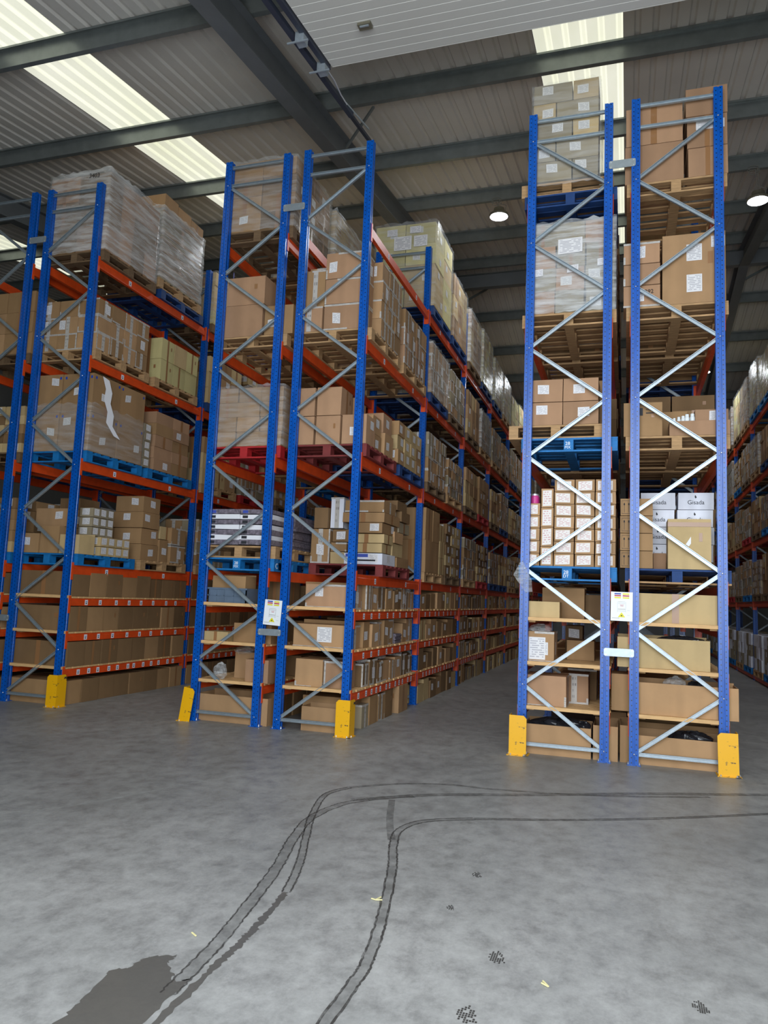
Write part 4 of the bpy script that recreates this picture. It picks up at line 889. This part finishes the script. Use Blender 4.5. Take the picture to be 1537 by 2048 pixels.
C3((4.90, 5.28, .1, .45, 3.31, 3.67), 'p', 'mid', 'printed carton with square mark, level two, outer-right run'); C3((5.29, 5.55, .5, .8, 3.31, 3.66), 'l', 'mid', 'carton in second row, level two, outer-right run'); C3((5.4, 5.85, .55, .95, 3.31, 3.68), 'p', 'mid', 'plain carton at the back right, level two, outer-right run')
C3((5.35, 5.92, .1, .4, 3.31, 3.46), 'o', 'rose', 'shallow open carton holding white bottles, outer-right run'); C3((5.60, 5.92, .2, .42, 3.45, 3.60), 'l', 'rose', 'small carton with papers on the shallow one, outer-right run')
mb = MB(); mb.box(5.0, 5.09, .096, .0985, 3.53, 3.61, 'ink'); mb.box(5.12, 5.2, .096, .0985, 3.55, 3.56, 'ink'); mb.box(5.12, 5.2, .096, .0985, 3.59, 3.595, 'ink'); mb.obj('printed_mark', origin=(5, .0975, 3.5), label='black square printed mark on a brown carton, right rack', cat='printed mark')
for i, (x, s) in enumerate(((5.40, .8), (5.445, .95), (5.485, 1.0), (5.525, 1.2), (5.575, 1.2))):
    mb = MB(); r = .02*s; mb.lathe([(r, 0), (r, .07*s), (r*.8, .08*s), (r*.8, .1*s), (r*.75, .102*s)], (0, 0, 0), 'bottle', 14); o = mb.obj('white_bottle', label='small white plastic bottle in open carton, %s from left' % ('first', 'second', 'third', 'fourth', 'fifth')[i], cat='bottle', group='white bottles in the open carton'); o.location = (x, .17+.02*(i % 2), 3.425)
pallet(6, P1, 1.79, 'worn', wh('near', 4, 0, 6), True)
for k in range(4): C3((4.87, 5.19, .1, .42, 1.94+k*.18, 2.117+k*.18), 'a', 'mid', 'arrow-marked carton, row %s, level one, outer-right run' % NUM[k])
gx = [(5.07, 5.42), (5.425, 5.78)]
for k in range(4):
    for i, (a, b) in enumerate(gx):
        c_ = carton(a+i*.02+(k % 2)*.01, b+i*.02+(k % 2)*.01, .52, .86, 2.04+k*.185, 2.222+k*.185, 'g', 'white', 'white carton with dark brand lettering, row %s %s, outer-right run' % (NUM[k], ('left', 'right')[i]), 'f', True); c_['txt'] = True
C3((5.33, 5.74, .1, .45, 1.94, 2.45), 'p', 'pale', 'tall pale carton with brown tape band, level one, outer-right run')
mb = MB(); mb.quad([(5.332, .0975, 2.37), (5.738, .0975, 2.37), (5.738, .0975, 2.415), (5.332, .0975, 2.415)], 'tape'); mb.quad([(5.50, .0975, 2.19), (5.53, .0975, 2.17), (5.55, .0975, 2.2), (5.55, .0975, 2.27)], 'paper'); mb.obj('tape_band', origin=(5.5, .0975, 2.37), label='brown tape band and white sticker on the tall pale carton', cat='tape band')
C3((5.2, 5.33, .4, .5, 1.94, 2.12), 'p', 'rose', 'small brown carton between arrow-marked and pale cartons'); 
C3((5.0, 5.84, .1, .45, 1.396, 1.69), 'p', 'pale', 'long plain pale carton, third shelf, outer-right run'); C3((4.85, 5.72, .1, .45, .941, 1.24), 'o', 'pale', 'long open pale carton, second shelf, outer-right run'); C3((5.0, 5.97, .09, .45, .491, .80), 'o', 'tan', 'long open tan carton overhanging lowest shelf, outer-right run')
C3((5.03, 5.85, .1, .5, 0, .28), 'o', 'tan', 'long open carton on floor, outer-right run'); C3((4.79, 4.98, .2, .6, .491, .86), 'p', 'mid', 'upright carton in the gap, lowest shelf height, right rack'); C3((4.88, 5.02, .12, .6, 0, .36), 'o', 'mid', 'narrow open carton left of post on floor, outer-right run')
for i in range(3): C3((4.95, 5.85, .55+i*.45, .95+i*.45, 0, .35), 'o', 'mid', 'open carton on floor set back position %s, outer-right run' % NUM[i])
for f in (5, 6):
    for j in range(3):
        for lv in (4, 5, 6, 7):
            if j == 0:
                pallet(f, P2, LV[lv], 'wood', wh('far', lv, 0, f), False)
                if lv < 7: grid(f, P2, lv, LV[lv]+.15, 2, 2, 3, (.48, .5, .26), 'p', 'dark', 'far', 0)
            else:
                for pos, ys in (('near', P1), ('far', P2)): pallet(f, j*L+ys, LV[lv], R.choice(['dwood', 'dwood', 'darkblue']), wh(pos, lv, j, f), False)
                grid(f, j*L+P1, lv, LV[lv]+.15, 2, 1, 3, (.48, .5, .28), 'p', 'mid', 'near', j)
# ---- far-right run (7)
for j in range(2, 8):
    for lv in (4, 5, 6, 7): generic(7, j, lv, 31)
    pallet(7, j*L+P1, .12, 'bluew', 'on floor, near, bay %s, far-right run' % NUM[j], False); pallet(7, j*L+P2, .12, 'wood', 'on floor, far, bay %s, far-right run' % NUM[j], False)
    for pos, ys in (('near', P1), ('far', P2)):
        grid(7, j*L+ys, 's0', .27, 2, 3, 3, (.4, .36, .26), 'lp', ['grey', 'white'], pos, j)
for j in range(2, 8):
    mb = MB(); x = FX[7]+.022; mb.box(x-.02, x+.02, j*L+.085, (j+1)*L-.005, .02, .118, 'orange'); mb.box(x+D-.064, x+D-.024, j*L+.085, (j+1)*L-.005, .02, .118, 'orange'); mb.obj('floor_beams', origin=(x, j*L, .02), label='pair of orange floor beams, bay %s, far-right run' % NUM[j], cat='floor beams')

# bags and crumpled film
def blob(c, r, mat, name, lab, seed, amp=.28, seg=26):
    rr = random.Random(seed); mb = MB(); vs = []; fs = []; n, m = seg, seg//2
    ph = [(rr.uniform(2, 9), rr.uniform(2, 9), rr.uniform(0, 6), rr.uniform(.3, 1)) for _ in range(8)]
    for i in range(m+1):
        t = math.pi*i/m
        for k in range(n):
            a = 2*math.pi*k/n; q = sum(w*math.sin(u*t+s)*math.cos(round(v)*a+s) for u, v, s, w in ph)/4; q = 1+amp*q+rr.uniform(-.06, .06)
            vs.append((c[0]+r[0]*math.sin(t)*math.cos(a)*q, c[1]+r[1]*math.sin(t)*math.sin(a)*q, c[2]+r[2]*math.cos(t)*q))
    for i in range(m):
        for k in range(n): fs.append((i*n+k, i*n+(k+1) % n, (i+1)*n+(k+1) % n, (i+1)*n+k))
    mb.add(vs, fs, mat); return mb.obj(name, origin=c, label=lab, cat='plastic bag' if 'bag' in name else 'plastic film')
blob((4.28, .3, .26), (.3, .16, .10), 'blackplastic', 'black_bag', 'crumpled black film filling the wide open floor carton', 1); blob((4.52, .26, .22), (.09, .1, .12), 'blackplastic', 'black_bag', 'black film spilling from the torn floor carton corner', 2)
blob((5.55, .3, .25), (.22, .15, .08), 'blackplastic', 'black_bag', 'black film in the long open floor carton, outer-right run', 3)
blob((5.40, .25, .76), (.11, .12, .10), 'poly', 'clear_bag', 'clear bag rising from overhanging carton, left one', 4); blob((5.62, .25, .74), (.12, .12, .09), 'blackplastic', 'black_bag', 'dark bag in the overhanging carton, right one', 5)
blob((5.45, .28, 1.2), (.25, .13, .07), 'blackplastic', 'black_bag', 'dark film in the long open second shelf carton', 6); blob((4.06, .25, 1.27), (.12, .12, .05), 'poly', 'clear_bag', 'clear polythene lying on the white-labelled tan carton', 7)
blob((4.95, .9, .5), (.1, .2, .08), 'blackplastic', 'black_bag', 'black film in the gap between right rack cartons', 8)
blob((.27, .2, .57), (.08, .07, .10), 'poly', 'clear_bag', 'clear bag of small parts on lowest shelf, middle rack', 9); blob((.45, .5, .81), (.14, .15, .05), 'poly', 'clear_bag', 'clear polythene on the taped carton, lowest shelf, middle rack', 10)
for i in range(6): blob((1.93, .6+i*.36, 1.66 if i % 2 else .78), (.06, .14, .03), 'poly', 'clear_bag', 'loose clear film over shelf cartons, position %s along aisle, middle rack' % NUM[i], 20+i)
# torn white paper taped to the bright rack's left post, and film hanging at the left rack
mb = MB(); mb.add([(3.86, -.012, 1.96), (3.80, -.03, 1.83), (3.93, -.035, 1.65), (4.0, -.02, 1.66), (3.99, -.015, 1.78), (3.90, -.008, 1.97), (3.92, -.04, 1.8)], [(0, 1, 6), (1, 2, 6), (2, 3, 6), (3, 4, 6), (4, 5, 6), (5, 0, 6)], 'poly'); mb.obj('hanging_wallet', origin=(3.9, -.02, 1.8), label='clear document wallet hanging from the right rack left post', cat='document wallet')
mb = MB(); pts = [(4.36, .30), (4.2, .38), (4.05, .36), (3.9, .45), (3.75, .44), (3.6, .62)]
vs = []
for z_, y_ in pts: vs += [(X2+.53, y_-.05, z_), (X2+.545, y_+.07, z_-.03)]
mb.add(vs, [(2*i, 2*i+1, 2*i+3, 2*i+2) for i in range(len(pts)-1)], 'paper'); mb.obj('torn_film', origin=(X2+.53, .4, 4), label='torn white film strip hanging on big cartons, left rack', cat='torn film')
me = text('3403', .09, 'ink'); o = bpy.data.objects.new('handwriting', me); COL.objects.link(o); o.location = (X2+.25, P1-.03, 7.18); o.rotation_euler = (math.pi/2, .06, 0); o['label'] = 'black handwritten number on the cloudy-wrapped load, left rack'; o['category'] = 'handwriting'
me = text('292', .06, 'ink'); o = bpy.data.objects.new('handwriting', me); COL.objects.link(o); o.location = (5.15, .094, 4.87); o.rotation_euler = (math.pi/2, 0, 0); o['label'] = 'handwritten number on lowest white-taped carton, right rack'; o['category'] = 'handwriting'
for i in range(4):
    mb = MB(); x0 = X2+.52; y_ = L+P1+.25+i*.3; mb.box(x0-.001, x0+.004, y_, y_+.03, 6.1, 7.25, 'strapb'); mb.obj('strap', origin=(x0, y_, 6.1), label='navy vertical strap %s along load above red pallet, left rack' % ('first', 'second', 'third', 'fourth')[i], cat='strap')

# ------------------------------------------------------------------ lamps
def lamp(x, y, z, top, lab, e=45, big=1):
    o = empty('high_bay_lamp', (x, y, z), lab, 'ceiling lamp', 'high bay lamps')
    mb = MB(); mb.lathe([(.165, 0), (.17, .02), (.165, .045), (.10, .09), (.09, .15), (.05, .165)], (x, y, z), 'lampbody', 28); mb.obj('housing', parent=o)
    mb = MB(); mb.lathe([(.155, 0), (.12, -.012), (.0, -.016)], (x, y, z), 'lampglow', 28); mb.obj('lens', parent=o)
    mb = MB(); mb.tube([(x+.11, y, z+.09), (x+.12, y, z+.2), (x+.02, y, z+.24), (x, y, top)], .006, 'cable'); mb.obj('hanger', parent=o)
    mb = MB(); mb.tube([(x-.05+.09*math.cos(t*.7)*(1+.1*math.sin(t)), y+.02, top-.08+.05*math.sin(t*.7)+.004*t) for t in range(26)]+[(x, y, z+.16)], .005, 'cable', 5); mb.obj('coiled_cable', parent=o)
    l = bpy.data.lights.new('lamp_light', 'AREA'); l.shape = 'DISK'; l.size = .3; l.energy = e; l.color = (.9, .95, 1)
    q = bpy.data.objects.new('lamp_light', l); COL.objects.link(q); q.location = (x, y, z-.03)
lamp(2.77, 4.5, 8.27, 8.6, 'bright high bay lamp over the long aisle')
lamp(6.90, 4.5, 8.03, 8.6, 'bright high bay lamp at the right picture edge')
lamp(2.9, 13.3, 7.9, 8.5, 'small distant lamp seen beside the right rack'); lamp(-.95, 4.5, 8.3, 8.6, 'high bay lamp over the left aisle')
lamp(6.9, 13.3, 7.9, 8.5, 'distant lamp over the right aisle'); lamp(-.95, 13.3, 7.9, 8.5, 'distant lamp over the left aisle')

# ------------------------------------------------------------------ turn carton specs into objects: the 300 that show largest one by one, the rest as one pile
vs = []; fs = []
for c in CT:
    x0, x1, y0, y1, z0, z1 = c['b']; b = len(vs); vs += [(x, y, z) for z in (z0, z1) for y in (y0, y1) for x in (x0, x1)]
    fs += [tuple(b+i for i in f) for f in ((0, 1, 5, 4), (1, 3, 7, 5), (3, 2, 6, 7), (2, 0, 4, 6), (4, 5, 7, 6), (2, 3, 1, 0))]
bvh = BVHTree.FromPolygons(vs, fs); hits = [0]*len(CT)
F_ = 1505.6
for py in range(2, 2048, 5):
    for px in range(2, 1537, 5):
        d = (fw+r2*((px-768.5)/F_)-u2*((py-1024)/F_)).normalized(); h = bvh.ray_cast(CAM, d)
        if h[0] is not None: hits[h[2]//6] += 1
for c in CT: c['h'] = hits[c['i']]
cand = sorted([c for c in CT if not c.get('flat')], key=lambda c: -(c['h']+(10000 if c.get('txt') and c['h'] > 3 else 0)))
ind = [c for c in cand[:300] if c['h'] > 0]; ids = {c['i'] for c in ind}
print('cartons', len(CT), 'individual', len(ind), 'smallest hit', ind[-1]['h'])
GIS = text('Gisada', .062, 'ink')
used = {}
for c in ind:
    x0, x1, y0, y1, z0, z1 = c['b']; org = ((x0+x1)/2, (y0+y1)/2, z0); rng = random.Random(c['i'])
    b = MB(); parts = []; keyed = {}
    def part(kd, f):
        if kd == 'printed_arrows':
            if (kd, f) not in keyed: keyed[(kd, f)] = MB(); parts.append((kd, keyed[(kd, f)]))
            return keyed[(kd, f)]
        m = MB(); parts.append((kd, m)); return m
    build_carton(c, rng, b, part)
    lab = c['lab']
    used[lab] = used.get(lab, 0)+1
    o = b.obj('cardboard_carton', origin=org, label=lab, cat='carton', group='cartons on the racks'); o['_o'] = org
    for kd, m in parts: m.obj(kd, origin=org, parent=o).location = (0, 0, 0)
    if c.get('txt'):
        place_text('brand_lettering', GIS, (org[0], y0-.002, z0+(z1-z0)*.42), o)
        m = MB(); q = (org[0]-.004, z0+(z1-z0)*.66); m.prism([(q[0], q[1]), (q[0]+.012, q[1]+.01), (q[0]+.006, q[1]+.026), (q[0]-.004, q[1]+.036), (q[0]-.008, q[1]+.014)], 'y', y0-.002, y0-.001, 'ink'); m.obj('flame_mark', origin=org, parent=o).location = (0, 0, 0)
rest = MB(); flat = MB()
for c in CT:
    if c['i'] in ids: continue
    mbx = flat if c.get('flat') else rest
    build_carton(c, random.Random(c['i']), mbx, lambda kd, f: mbx)
rest.obj('distant_cartons', label='remaining brown cartons deeper in the racks and behind others', cat='cartons', kind='stuff')
flat.obj('flat_carton_stack', origin=(X2, P2, 6.25), label='tall striped stack of flattened cartons under shiny film, left rack', cat='flat cartons', kind='stuff')
print('dup labels', sum(1 for v in used.values() if v > 1), 'too long', sum(1 for k in used if len(k.split()) > 16))
for o in bpy.data.objects:
    if '_o' in o: del o['_o']
